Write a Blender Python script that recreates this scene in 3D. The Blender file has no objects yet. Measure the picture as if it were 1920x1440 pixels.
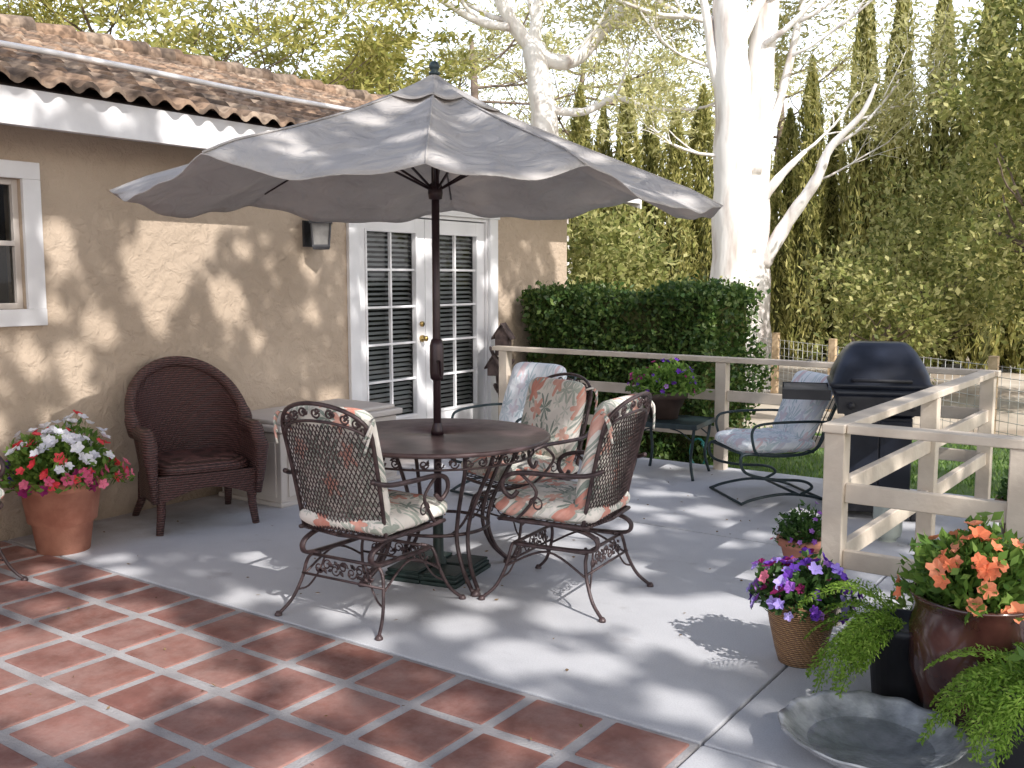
import bpy, math, random
import numpy as np
from mathutils import Vector, Matrix
R=random.Random(11); rng=np.random.default_rng(11)
S=bpy.context.scene; COL=S.collection
CX,CY,H=5.75,0.0,1.55
def site(a,b,z=0.0):
    """survey frame: a = metres across, b = metres away from the viewpoint"""
    return Vector((CX+.816*a-.578*b, .578*a+.816*b, z))
# ---------------------------------------------------------------- materials
def newmat(n):
    m=bpy.data.materials.new(n); m.use_nodes=True
    nt=m.node_tree; b=nt.nodes['Principled BSDF']; return m,nt,b
def N(nt,t,**k):
    n=nt.nodes.new(t)
    for a,v in k.items():
        if hasattr(n,a): setattr(n,a,v)
        else: n.inputs[a].default_value=v
    return n
def ramp(nt,stops,interp='LINEAR'):
    r=nt.nodes.new('ShaderNodeValToRGB'); e=r.color_ramp.elements
    r.color_ramp.interpolation=interp
    while len(e)<len(stops): e.new(.5)
    for i,(p,c) in enumerate(stops):
        e[i].position=p; e[i].color=(c[0],c[1],c[2],1)
    return r
def math_(nt,op,a,b=None,c=None):
    n=nt.nodes.new('ShaderNodeMath'); n.operation=op
    for i,x in enumerate((a,b,c)):
        if x is None: continue
        if isinstance(x,(int,float)): n.inputs[i].default_value=x
        else: nt.links.new(x,n.inputs[i])
    return n.outputs[0]
def pmat(n,c1,c2,scale=5,rough=.7,bump=.0,bscale=60,metal=0,detail=6,coat=0,spec=.5,lo=.35,hi=.65,stretch=None):
    m,nt,b=newmat(n)
    tc=N(nt,'ShaderNodeTexCoord'); src=tc.outputs['Object']
    if stretch:
        mp=N(nt,'ShaderNodeMapping'); mp.inputs['Scale'].default_value=stretch; nt.links.new(src,mp.inputs[0]); src=mp.outputs[0]
    no=N(nt,'ShaderNodeTexNoise'); no.inputs['Scale'].default_value=scale; no.inputs['Detail'].default_value=detail
    nt.links.new(src,no.inputs['Vector'])
    r=ramp(nt,[(lo,c1),(hi,c2)]); nt.links.new(no.outputs['Fac'],r.inputs[0])
    nt.links.new(r.outputs[0],b.inputs['Base Color'])
    b.inputs['Roughness'].default_value=rough; b.inputs['Metallic'].default_value=metal
    b.inputs['Coat Weight'].default_value=coat; b.inputs['Specular IOR Level'].default_value=spec
    if bump:
        n2=N(nt,'ShaderNodeTexNoise'); n2.inputs['Scale'].default_value=bscale; n2.inputs['Detail'].default_value=4
        nt.links.new(src,n2.inputs['Vector'])
        bp=N(nt,'ShaderNodeBump'); bp.inputs['Strength'].default_value=bump; bp.inputs['Distance'].default_value=.01
        nt.links.new(n2.outputs['Fac'],bp.inputs['Height']); nt.links.new(bp.outputs[0],b.inputs['Normal'])
    return m
def leafmat(n,cols,trans=.3,rough=.55):
    m,nt,b=newmat(n)
    g=N(nt,'ShaderNodeNewGeometry')
    k=len(cols); r=ramp(nt,[(i/max(1,k-1),c) for i,c in enumerate(cols)])
    nt.links.new(g.outputs['Random Per Island'],r.inputs[0])
    nt.links.new(r.outputs[0],b.inputs['Base Color']); b.inputs['Roughness'].default_value=rough
    b.inputs['Specular IOR Level'].default_value=.3
    t=N(nt,'ShaderNodeBsdfTranslucent'); nt.links.new(r.outputs[0],t.inputs[0])
    mx=N(nt,'ShaderNodeMixShader'); mx.inputs[0].default_value=trans
    nt.links.new(b.outputs[0],mx.inputs[1]); nt.links.new(t.outputs[0],mx.inputs[2])
    nt.links.new(mx.outputs[0],nt.nodes['Material Output'].inputs[0])
    return m
def floral(n,base,flow,leafc,scale=7.0,ls=.85):
    m,nt,b=newmat(n); L=nt.links
    tc=N(nt,'ShaderNodeTexCoord'); sp=N(nt,'ShaderNodeSeparateXYZ'); L.new(tc.outputs['Object'],sp.inputs[0])
    yz=math_(nt,'ADD',sp.outputs[1],sp.outputs[2])
    cb=N(nt,'ShaderNodeCombineXYZ'); L.new(sp.outputs[0],cb.inputs[0]); L.new(yz,cb.inputs[1])
    dn=N(nt,'ShaderNodeTexNoise'); dn.inputs['Scale'].default_value=22; L.new(cb.outputs[0],dn.inputs['Vector'])
    def layer(sc,off,k,r0,r1,pw=None):
        mp=N(nt,'ShaderNodeMapping'); mp.inputs['Scale'].default_value=(sc,sc,sc); mp.inputs['Location'].default_value=(off,off*1.7,0)
        L.new(cb.outputs[0],mp.inputs[0])
        v=N(nt,'ShaderNodeTexVoronoi'); v.voronoi_dimensions='2D'; v.inputs['Scale'].default_value=1; v.inputs['Randomness'].default_value=.8
        L.new(mp.outputs[0],v.inputs['Vector'])
        sb=N(nt,'ShaderNodeVectorMath'); sb.operation='SUBTRACT'; L.new(mp.outputs[0],sb.inputs[0]); L.new(v.outputs['Position'],sb.inputs[1])
        s2=N(nt,'ShaderNodeSeparateXYZ'); L.new(sb.outputs[0],s2.inputs[0])
        sc_=N(nt,'ShaderNodeSeparateColor'); L.new(v.outputs['Color'],sc_.inputs[0])
        th=math_(nt,'ARCTAN2',s2.outputs[1],s2.outputs[0])
        th=math_(nt,'ADD',math_(nt,'MULTIPLY',th,float(k)),math_(nt,'MULTIPLY',sc_.outputs[0],9.0))
        c=math_(nt,'COSINE',th)
        if pw: c=math_(nt,'POWER',math_(nt,'ABSOLUTE',c),pw)
        rad=math_(nt,'ADD',math_(nt,'MULTIPLY',c,r1),r0)
        dd=math_(nt,'ADD',v.outputs['Distance'],math_(nt,'MULTIPLY',math_(nt,'SUBTRACT',dn.outputs['Fac'],.5),.35))
        mask=math_(nt,'LESS_THAN',dd,rad)
        return mask,sc_.outputs[1],dd
    m1,c1,d1=layer(scale*.95,3.1,4,.04,.50,1.8)
    m2,c2,d2=layer(scale,0.4,5,.30,.13)
    m3,c3,d3=layer(scale*1.6,7.7,3,.02,.40,2.0)
    def mix(f,a,bb):
        x=N(nt,'ShaderNodeMix'); x.data_type='RGBA'
        L.new(f,x.inputs[0])
        for i,s in ((6,a),(7,bb)):
            if isinstance(s,tuple): x.inputs[i].default_value=(*s,1)
            else: L.new(s,x.inputs[i])
        return x.outputs[2]
    lr=ramp(nt,[(0,leafc[0]),(1,leafc[1])]); L.new(c1,lr.inputs[0])
    fr=ramp(nt,[(0,flow[0]),(.4,flow[1]),(.75,flow[2]),(1,base)]); L.new(math_(nt,'ADD',math_(nt,'MULTIPLY',c2,.4),math_(nt,'MULTIPLY',dn.outputs['Fac'],.55)),fr.inputs[0])
    col=mix(math_(nt,'MULTIPLY',m3,.5),base,leafc[1])
    col=mix(math_(nt,'MULTIPLY',m1,ls),col,lr.outputs[0])
    big=math_(nt,'MULTIPLY',math_(nt,'MULTIPLY',m2,math_(nt,'GREATER_THAN',c2,.35)),.92)
    col=mix(big,col,fr.outputs[0])
    L.new(col,b.inputs['Base Color']); b.inputs['Roughness'].default_value=.9; b.inputs['Specular IOR Level'].default_value=.15
    n2=N(nt,'ShaderNodeTexNoise'); n2.inputs['Scale'].default_value=18; n2.inputs['Detail'].default_value=3; L.new(tc.outputs['Object'],n2.inputs['Vector'])
    bp=N(nt,'ShaderNodeBump'); bp.inputs['Strength'].default_value=.6; bp.inputs['Distance'].default_value=.02
    L.new(n2.outputs['Fac'],bp.inputs['Height']); L.new(bp.outputs[0],b.inputs['Normal'])
    return m

M={}
def stucco():
    m,nt,b=newmat('stucco'); L=nt.links
    tc=N(nt,'ShaderNodeTexCoord')
    a=N(nt,'ShaderNodeTexNoise'); a.inputs['Scale'].default_value=1.3; a.inputs['Detail'].default_value=8; L.new(tc.outputs['Object'],a.inputs[0])
    r=ramp(nt,[(.3,(.45,.355,.27)),(.7,(.54,.435,.34))]); L.new(a.outputs['Fac'],r.inputs[0])
    # uneven darker tone towards the base
    sp=N(nt,'ShaderNodeSeparateXYZ'); L.new(tc.outputs['Object'],sp.inputs[0])
    h=math_(nt,'ADD',sp.outputs[2],math_(nt,'MULTIPLY',math_(nt,'SUBTRACT',a.outputs['Fac'],.5),.6))
    gr=ramp(nt,[(.02,(.55,.53,.52)),(.28,(1,1,1))]); L.new(h,gr.inputs[0])
    x=N(nt,'ShaderNodeMix'); x.data_type='RGBA'; x.blend_type='MULTIPLY'; x.inputs[0].default_value=1; L.new(r.outputs[0],x.inputs[6]); L.new(gr.outputs[0],x.inputs[7])
    L.new(x.outputs[2],b.inputs['Base Color'])
    b.inputs['Roughness'].default_value=.95; b.inputs['Specular IOR Level'].default_value=.15
    n1=N(nt,'ShaderNodeTexNoise'); n1.inputs['Scale'].default_value=11; n1.inputs['Detail'].default_value=9; n1.inputs['Distortion'].default_value=.5; n1.inputs['Roughness'].default_value=.6; L.new(tc.outputs['Object'],n1.inputs[0])
    rr=ramp(nt,[(.40,(0,0,0)),(.62,(1,1,1))]); L.new(n1.outputs['Fac'],rr.inputs[0])
    bp=N(nt,'ShaderNodeBump'); bp.inputs['Strength'].default_value=.65; bp.inputs['Distance'].default_value=.012
    L.new(rr.outputs[0],bp.inputs['Height']); L.new(bp.outputs[0],b.inputs['Normal']); return m
M['stucco']=stucco()
M['white']=pmat('white_paint',(.76,.75,.76),(.84,.83,.84),3,.5,.08,80)
M['trim']=pmat('trim_paint',(.66,.65,.66),(.76,.75,.76),4,.55,.1,50)
M['rail']=pmat('rail_paint',(.54,.455,.37),(.64,.555,.46),6,.65,.25,40)
M['iron']=pmat('wrought_iron',(.038,.023,.025),(.095,.062,.062),25,.38,.2,200,.25)
M['irong']=pmat('green_iron',(.015,.028,.035),(.03,.05,.055),25,.4,.1,200,.2)
M['tabletop']=pmat('table_top',(.085,.052,.052),(.145,.095,.095),14,.36,.15,220,.15)
M['pole']=pmat('pole_brown',(.025,.013,.016),(.045,.025,.03),10,.35,0,1,.3)
M['plastic_g']=pmat('green_plastic',(.006,.015,.013),(.012,.028,.024),9,.5,.2,60)
M['plastic_b']=pmat('beige_plastic',(.52,.47,.43),(.60,.55,.51),2.5,.55,.05,60)
M['black']=pmat('black_enamel',(.008,.010,.018),(.016,.020,.034),6,.36,.05,60,0)
M['blackp']=pmat('black_plastic',(.012,.012,.016),(.03,.03,.036),8,.55,.1,60)
M['terra']=pmat('terracotta',(.38,.15,.10),(.54,.25,.17),7,.8,.2,70)
M['glaze']=pmat('glazed_red',(.030,.010,.009),(.09,.035,.028),6,.15,.05,20,coat=.6)
M['brass']=pmat('brass',(.5,.35,.12),(.6,.42,.18),6,.3,0,1,1)
M['dark']=pmat('dark_room',(.01,.01,.012),(.02,.02,.02),3,.9)  # near-black colour standing in for the unlit room indoors
M['slat']=pmat('blind_slat',(.60,.60,.62),(.70,.70,.72),3,.6)
M['lantern']=pmat('lantern_metal',(.05,.05,.055),(.09,.09,.10),12,.5,.2,60,.4)
M['frost']=pmat('frosted_glass',(.16,.155,.15),(.26,.25,.24),12,.25)
M['steel']=pmat('tank_paint',(.42,.46,.42),(.5,.55,.5),6,.4)
M['oldwood']=pmat('weathered_wood',(.06,.042,.04),(.16,.115,.105),16,.9,.5,60)
M['fencewood']=pmat('fence_wood',(.42,.30,.18),(.62,.46,.30),14,.85,.3,60)
M['wire']=pmat('galvanised_wire',(.5,.5,.48),(.65,.65,.62),14,.5,0,1,.3)
M['bowl']=pmat('bowl_stone',(.20,.21,.225),(.44,.45,.47),12,.2,.7,26,coat=.4)
M['bark']=pmat('pale_bark',(.50,.43,.39),(.85,.82,.79),3.2,.9,1.0,9,lo=.28,hi=.5,stretch=(1.6,1.6,.35))
M['barkd']=pmat('dark_bark',(.12,.09,.07),(.25,.19,.15),5,.95,.8,18)
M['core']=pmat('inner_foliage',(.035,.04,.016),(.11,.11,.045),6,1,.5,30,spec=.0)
M['hose']=pmat('hose',(.02,.20,.18),(.03,.27,.24),6,.4)
M['cushA']=floral('floral_cream',(.76,.71,.65),[(.52,.13,.10),(.62,.25,.19),(.72,.46,.38)],[(.13,.19,.16),(.38,.42,.36)],8.0,.8)
M['cushB']=floral('floral_pale',(.80,.82,.85),[(.64,.40,.42),(.72,.56,.57),(.58,.64,.74)],[(.36,.47,.52),(.58,.66,.70)],9,.7)
def concrete():
    m,nt,b=newmat('concrete'); L=nt.links; tc=N(nt,'ShaderNodeTexCoord')
    a=N(nt,'ShaderNodeTexNoise'); a.inputs['Scale'].default_value=.9; a.inputs['Detail'].default_value=10; a.inputs['Roughness'].default_value=.65; L.new(tc.outputs['Object'],a.inputs[0])
    r=ramp(nt,[(.3,(.46,.46,.485)),(.5,(.56,.56,.585)),(.72,(.61,.61,.635))]); L.new(a.outputs['Fac'],r.inputs[0])
    f=N(nt,'ShaderNodeTexNoise'); f.inputs['Scale'].default_value=160; f.inputs['Detail'].default_value=3; L.new(tc.outputs['Object'],f.inputs[0])
    fr=ramp(nt,[(.3,(.84,.84,.84)),(.6,(1,1,1))]); L.new(f.outputs['Fac'],fr.inputs[0])
    x=N(nt,'ShaderNodeMix'); x.data_type='RGBA'; x.blend_type='MULTIPLY'; x.inputs[0].default_value=.8
    L.new(r.outputs[0],x.inputs[6]); L.new(fr.outputs[0],x.inputs[7])
    # brown staining against the wall
    sp=N(nt,'ShaderNodeSeparateXYZ'); L.new(tc.outputs['Object'],sp.inputs[0])
    h=math_(nt,'ADD',sp.outputs[0],math_(nt,'MULTIPLY',math_(nt,'SUBTRACT',a.outputs['Fac'],.5),2.2))
    gr=ramp(nt,[(.05,(.60,.52,.46)),(.55,(1,1,1))]); L.new(h,gr.inputs[0])
    y=N(nt,'ShaderNodeMix'); y.data_type='RGBA'; y.blend_type='MULTIPLY'; y.inputs[0].default_value=1; L.new(x.outputs[2],y.inputs[6]); L.new(gr.outputs[0],y.inputs[7])
    # faint spill stains
    v=N(nt,'ShaderNodeTexNoise'); v.inputs['Scale'].default_value=2.6; v.inputs['Detail'].default_value=12; v.inputs['Roughness'].default_value=.7; L.new(tc.outputs['Object'],v.inputs[0])
    vr=ramp(nt,[(.30,(.80,.78,.77)),(.42,(1,1,1)),(.60,(1,1,1)),(.72,(.90,.89,.88))]); L.new(v.outputs['Fac'],vr.inputs[0])
    z=N(nt,'ShaderNodeMix'); z.data_type='RGBA'; z.blend_type='MULTIPLY'; z.inputs[0].default_value=1; L.new(y.outputs[2],z.inputs[6]); L.new(vr.outputs[0],z.inputs[7])
    L.new(z.outputs[2],b.inputs['Base Color'])
    b.inputs['Roughness'].default_value=.8
    bp=N(nt,'ShaderNodeBump'); bp.inputs['Strength'].default_value=.25; bp.inputs['Distance'].default_value=.004
    L.new(f.outputs['Fac'],bp.inputs['Height']); L.new(bp.outputs[0],b.inputs['Normal']); return m
M['concrete']=concrete()
M['grout']=pmat('grout',(.28,.265,.27),(.42,.40,.405),5,.9,.5,90,detail=10)
def islandmat(n,cols,noise=.35,rough=.6,bs=40,dust=None):
    m,nt,b=newmat(n); L=nt.links; g=N(nt,'ShaderNodeNewGeometry'); tc=N(nt,'ShaderNodeTexCoord')
    k=len(cols); r=ramp(nt,[(i/max(1,k-1),c) for i,c in enumerate(cols)]); L.new(g.outputs['Random Per Island'],r.inputs[0])
    a=N(nt,'ShaderNodeTexNoise'); a.inputs['Scale'].default_value=6; a.inputs['Detail'].default_value=9; a.inputs['Roughness'].default_value=.65; L.new(tc.outputs['Object'],a.inputs[0])
    fr=ramp(nt,[(.3,(1-noise,)*3),(.7,(1.0,)*3)]); L.new(a.outputs['Fac'],fr.inputs[0])
    x=N(nt,'ShaderNodeMix'); x.data_type='RGBA'; x.blend_type='MULTIPLY'; x.inputs[0].default_value=1
    L.new(r.outputs[0],x.inputs[6]); L.new(fr.outputs[0],x.inputs[7]); out=x.outputs[2]
    if dust:
        d=N(nt,'ShaderNodeTexNoise'); d.inputs['Scale'].default_value=3.3; d.inputs['Detail'].default_value=12; d.inputs['Roughness'].default_value=.75; L.new(tc.outputs['Object'],d.inputs[0])
        dr=ramp(nt,[(.42,(0,0,0)),(.72,(.6,.6,.6))]); L.new(d.outputs['Fac'],dr.inputs[0])
        y=N(nt,'ShaderNodeMix'); y.data_type='RGBA'; L.new(dr.outputs[0],y.inputs[0]); L.new(out,y.inputs[6]); y.inputs[7].default_value=(*dust,1); out=y.outputs[2]
    L.new(out,b.inputs['Base Color'])
    b.inputs['Roughness'].default_value=rough
    b.inputs['Specular IOR Level'].default_value=.3
    n2=N(nt,'ShaderNodeTexNoise'); n2.inputs['Scale'].default_value=bs; L.new(tc.outputs['Object'],n2.inputs[0])
    bp=N(nt,'ShaderNodeBump'); bp.inputs['Strength'].default_value=.3; bp.inputs['Distance'].default_value=.005
    L.new(n2.outputs['Fac'],bp.inputs['Height']); L.new(bp.outputs[0],b.inputs['Normal'])
    return m
M['tile']=islandmat('terracotta_tile',[(.23,.10,.08),(.33,.155,.125),(.27,.12,.10),(.36,.18,.15)],.4,.7,dust=(.44,.31,.28))
PT=.165; CO=.28
def rooftile():
    m,nt,b=newmat('roof_tile'); L=nt.links; tc=N(nt,'ShaderNodeTexCoord'); sp=N(nt,'ShaderNodeSeparateXYZ'); L.new(tc.outputs['Object'],sp.inputs[0])
    u=math_(nt,'FLOOR',math_(nt,'DIVIDE',sp.outputs[1],PT)); v=math_(nt,'FLOOR',math_(nt,'DIVIDE',math_(nt,'SUBTRACT',.57,sp.outputs[0]),CO))
    c=N(nt,'ShaderNodeCombineXYZ'); L.new(u,c.inputs[0]); L.new(v,c.inputs[1])
    w=N(nt,'ShaderNodeTexWhiteNoise'); w.noise_dimensions='2D'; L.new(c.outputs[0],w.inputs['Vector'])
    r=ramp(nt,[(0,(.13,.095,.07)),(.25,(.25,.165,.11)),(.5,(.36,.24,.16)),(.75,(.22,.165,.125)),(1,(.44,.33,.24))]); L.new(w.outputs['Value'],r.inputs[0])
    a=N(nt,'ShaderNodeTexNoise'); a.inputs['Scale'].default_value=14; a.inputs['Detail'].default_value=6; L.new(tc.outputs['Object'],a.inputs[0])
    fr=ramp(nt,[(.38,(.45,.43,.42)),(.6,(1,1,1))]); L.new(a.outputs['Fac'],fr.inputs[0])
    x=N(nt,'ShaderNodeMix'); x.data_type='RGBA'; x.blend_type='MULTIPLY'; x.inputs[0].default_value=1
    L.new(r.outputs[0],x.inputs[6]); L.new(fr.outputs[0],x.inputs[7]); L.new(x.outputs[2],b.inputs['Base Color']); b.inputs['Roughness'].default_value=.85
    return m
M['roof']=rooftile()
def fabric():
    m,nt,b=newmat('umbrella_fabric'); L=nt.links; tc=N(nt,'ShaderNodeTexCoord')
    a=N(nt,'ShaderNodeTexNoise'); a.inputs['Scale'].default_value=2.6; a.inputs['Detail'].default_value=10; a.inputs['Roughness'].default_value=.65; L.new(tc.outputs['Object'],a.inputs[0])
    r=ramp(nt,[(.3,(.53,.50,.485)),(.5,(.63,.60,.585)),(.7,(.69,.66,.64))]); L.new(a.outputs['Fac'],r.inputs[0]); L.new(r.outputs[0],b.inputs['Base Color'])
    b.inputs['Roughness'].default_value=.95; b.inputs['Specular IOR Level'].default_value=.1
    n1=N(nt,'ShaderNodeTexNoise'); n1.inputs['Scale'].default_value=6; n1.inputs['Detail'].default_value=7; n1.inputs['Distortion'].default_value=1.2; L.new(tc.outputs['Object'],n1.inputs[0])
    bp=N(nt,'ShaderNodeBump'); bp.inputs['Strength'].default_value=.9; bp.inputs['Distance'].default_value=.06
    L.new(n1.outputs['Fac'],bp.inputs['Height']); L.new(bp.outputs[0],b.inputs['Normal'])
    t=N(nt,'ShaderNodeBsdfTranslucent'); t.inputs[0].default_value=(.62,.57,.53,1)
    mx=N(nt,'ShaderNodeMixShader'); mx.inputs[0].default_value=.33; L.new(b.outputs[0],mx.inputs[1]); L.new(t.outputs[0],mx.inputs[2])
    L.new(mx.outputs[0],nt.nodes['Material Output'].inputs[0]); return m
M['fabric']=fabric()
def wicker(n,c1,c2,s=1.0):
    m,nt,b=newmat(n); L=nt.links; tc=N(nt,'ShaderNodeTexCoord')
    w=N(nt,'ShaderNodeTexWave'); w.bands_direction='Z'; w.inputs['Scale'].default_value=22*s; w.inputs['Distortion'].default_value=1.0; w.inputs['Detail Scale'].default_value=6; L.new(tc.outputs['Object'],w.inputs[0])
    w2=N(nt,'ShaderNodeTexWave'); w2.bands_direction='DIAGONAL'; w2.inputs['Scale'].default_value=14*s; w2.inputs['Distortion'].default_value=.5; L.new(tc.outputs['Object'],w2.inputs[0])
    h=math_(nt,'MULTIPLY',w.outputs['Fac'],math_(nt,'ADD',math_(nt,'MULTIPLY',w2.outputs['Fac'],.6),.4))
    r=ramp(nt,[(.05,c1),(.7,c2)]); L.new(h,r.inputs[0]); L.new(r.outputs[0],b.inputs['Base Color'])
    b.inputs['Roughness'].default_value=.45
    bp=N(nt,'ShaderNodeBump'); bp.inputs['Strength'].default_value=.9; bp.inputs['Distance'].default_value=.008
    L.new(h,bp.inputs['Height']); L.new(bp.outputs[0],b.inputs['Normal']); return m
M['wicker']=wicker('dark_wicker',(.028,.013,.012),(.14,.062,.055))
M['basket']=wicker('basket_weave',(.16,.07,.03),(.55,.32,.15),1.6)
def glass():
    m,nt,b=newmat('window_glass'); L=nt.links
    t=N(nt,'ShaderNodeBsdfTransparent'); t.inputs[0].default_value=(.75,.78,.78,1)
    g=N(nt,'ShaderNodeBsdfGlossy'); g.inputs['Roughness'].default_value=.03
    fr=N(nt,'ShaderNodeFresnel'); fr.inputs[0].default_value=1.5
    mx=N(nt,'ShaderNodeMixShader'); L.new(fr.outputs[0],mx.inputs[0]); L.new(t.outputs[0],mx.inputs[1]); L.new(g.outputs[0],mx.inputs[2])
    L.new(mx.outputs[0],nt.nodes['Material Output'].inputs[0]); return m
M['glass']=glass()
M['ground']=pmat('dry_ground',(.30,.24,.18),(.56,.49,.40),.8,.95,.6,12)
M['lawn']=pmat('lawn_soil',(.06,.11,.03),(.12,.19,.05),1.2,.95,.5,40)
M['grass']=leafmat('grass_blades',[(.08,.17,.03),(.15,.25,.05),(.23,.31,.10)],.3)
M['hedge']=leafmat('hedge_leaf',[(.03,.07,.02),(.07,.13,.03),(.16,.22,.06)],.25,.35)
M['cyp']=leafmat('cypress_leaf',[(.13,.15,.035),(.36,.35,.11),(.60,.55,.22)],.42,.7)
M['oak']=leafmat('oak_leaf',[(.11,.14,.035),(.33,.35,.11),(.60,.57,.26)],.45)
M['oakd']=leafmat('oak_leaf_shaded',[(.03,.055,.015),(.07,.11,.03),(.14,.18,.05)],.3)  # darker copy of the oak leaf, with shade put into its colour
M['shade']=leafmat('shade_leaf',[(.05,.08,.02),(.10,.13,.04)],.05)
M['pine']=leafmat('pine_needle',[(.24,.26,.06),(.42,.40,.11),(.56,.51,.19)],.4)
M['airy']=leafmat('airy_leaf',[(.32,.33,.12),(.50,.48,.21),(.64,.60,.33)],.45)
M['lf1']=leafmat('leaf_fresh',[(.07,.15,.03),(.13,.24,.04),(.22,.33,.07)],.35)
M['lf2']=leafmat('leaf_dark',[(.03,.08,.02),(.06,.13,.03),(.11,.20,.05)],.3)
M['fern']=leafmat('fern_leaf',[(.14,.26,.03),(.24,.40,.05),(.36,.50,.10)],.45)
def fl(n,cols): M[n]=leafmat('petal_'+n,cols,.25,.6)
fl('p_white',[(.85,.85,.88),(.75,.74,.82)]); fl('p_red',[(.75,.04,.06),(.85,.10,.12)]); fl('p_pink',[(.70,.12,.25),(.85,.25,.35)])
fl('p_purple',[(.10,.03,.35),(.22,.06,.50)]); fl('p_violet',[(.35,.25,.75),(.5,.4,.8)]); fl('p_wine',[(.20,.01,.08),(.35,.03,.18)]); fl('p_orange',[(.85,.24,.11),(.92,.38,.22)])
fl('p_lilac',[(.35,.12,.55),(.5,.25,.68)])
# ---------------------------------------------------------------- builders
def cr(pts,n=6,closed=False):
    P=[Vector(p) for p in pts]; out=[]; k=len(P)
    rngk=range(k if closed else k-1)
    for i in rngk:
        if closed: a,b,c,d=P[(i-1)%k],P[i],P[(i+1)%k],P[(i+2)%k]
        else: a=P[max(i-1,0)];b=P[i];c=P[i+1];d=P[min(i+2,k-1)]
        for j in range(n):
            t=j/n
            out.append(.5*((2*b)+(-a+c)*t+(2*a-5*b+4*c-d)*t*t+(-a+3*b-3*c+d)*t**3))
    if not closed: out.append(P[-1])
    return out
class MB:
    def __init__(s): s.v=[];s.f=[];s.m=[]
    def add(s,vs,fs,mi=0):
        o=len(s.v); s.v.extend([tuple(x) for x in vs]); s.f.extend([tuple(i+o for i in f) for f in fs]); s.m.extend([mi]*len(fs))
    def box(s,lo,hi,mi=0,rot=None,piv=None):
        x0,y0,z0=lo;x1,y1,z1=hi
        vs=[Vector(p) for p in ((x0,y0,z0),(x1,y0,z0),(x1,y1,z0),(x0,y1,z0),(x0,y0,z1),(x1,y0,z1),(x1,y1,z1),(x0,y1,z1))]
        if rot is not None:
            c=Vector(piv) if piv is not None else sum(vs,Vector())/8
            vs=[rot@(v-c)+c for v in vs]
        s.add(vs,[(3,2,1,0),(4,5,6,7),(0,1,5,4),(1,2,6,5),(2,3,7,6),(3,0,4,7)],mi)
    def tube(s,pts,r,n=7,mi=0,closed=False,flat=1.0):
        P=[Vector(p) for p in pts]; k=len(P)
        if k<2: return
        rr=r if isinstance(r,(list,tuple)) else [r]*k
        vs=[];fs=[]; prev=None
        for i in range(k):
            if closed: t=P[(i+1)%k]-P[i-1]
            else: t=P[min(i+1,k-1)]-P[max(i-1,0)]
            if t.length<1e-9: t=Vector((0,0,1))
            t.normalize()
            if prev is None:
                a=Vector((0,0,1)) if abs(t.z)<.9 else Vector((1,0,0))
                u=t.cross(a).normalized()
            else:
                u=prev-t*prev.dot(t)
                u=u.normalized() if u.length>1e-6 else t.orthogonal().normalized()
            prev=u; w=t.cross(u)
            for j in range(n):
                an=2*math.pi*j/n; vs.append(P[i]+(u*math.cos(an)*flat+w*math.sin(an))*rr[i])
        for i in range(k if closed else k-1):
            i2=(i+1)%k
            for j in range(n): fs.append((i*n+j,i*n+(j+1)%n,i2*n+(j+1)%n,i2*n+j))
        if not closed:
            fs.append(tuple(range(n))[::-1]); fs.append(tuple((k-1)*n+j for j in range(n)))
        s.add(vs,fs,mi)
    def lathe(s,prof,n=32,c=(0,0,0),mi=0,wob=0,wk=12):
        vs=[];fs=[];k=len(prof)
        for (r,z) in prof:
            for j in range(n):
                a=2*math.pi*j/n; q=r*(1+wob*math.cos(wk*a)*(r/prof[-1][0] if prof[-1][0] else 1)); vs.append((c[0]+q*math.cos(a),c[1]+q*math.sin(a),c[2]+z))
        for i in range(k-1):
            for j in range(n): fs.append((i*n+j,i*n+(j+1)%n,(i+1)*n+(j+1)%n,(i+1)*n+j))
        s.add(vs,fs,mi)
    def pillow(s,c,hx,hy,hz,e=.3,rot=None,mi=0,nu=40,nv=20,e2=.55):
        vs=[];fs=[]
        sg=lambda x,p: math.copysign(abs(x)**p,x)
        for i in range(nv+1):
            v=-math.pi/2+math.pi*i/nv
            for j in range(nu):
                u=2*math.pi*j/nu
                q=Vector((hx*sg(math.cos(v),e2)*sg(math.cos(u),e),hy*sg(math.cos(v),e2)*sg(math.sin(u),e),hz*sg(math.sin(v),.8)))
                w=1+.16*math.sin(q.x*31)*math.sin(q.y*27+1)
                q.z*=w
                if rot is not None: q=rot@q
                vs.append(q+Vector(c))
        for i in range(nv):
            for j in range(nu): fs.append((i*nu+j,i*nu+(j+1)%nu,(i+1)*nu+(j+1)%nu,(i+1)*nu+j))
        s.add(vs,fs,mi)
    def flower(s,c,nrm,r,mi=0,petals=5,cup=.25):
        nrm=Vector(nrm).normalized(); u=nrm.orthogonal().normalized(); w=nrm.cross(u); a0=R.random()*6
        vs=[Vector(c)-nrm*r*cup]; k=petals*3
        for j in range(k):
            a=a0+2*math.pi*j/k; q=r*(1.0 if j%3 else .7)*(.9+.2*R.random())
            vs.append(Vector(c)+u*math.cos(a)*q+w*math.sin(a)*q+nrm*r*.35*R.random())
        s.add(vs,[(0,1+j,1+(j+1)%k) for j in range(k)],mi)
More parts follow.
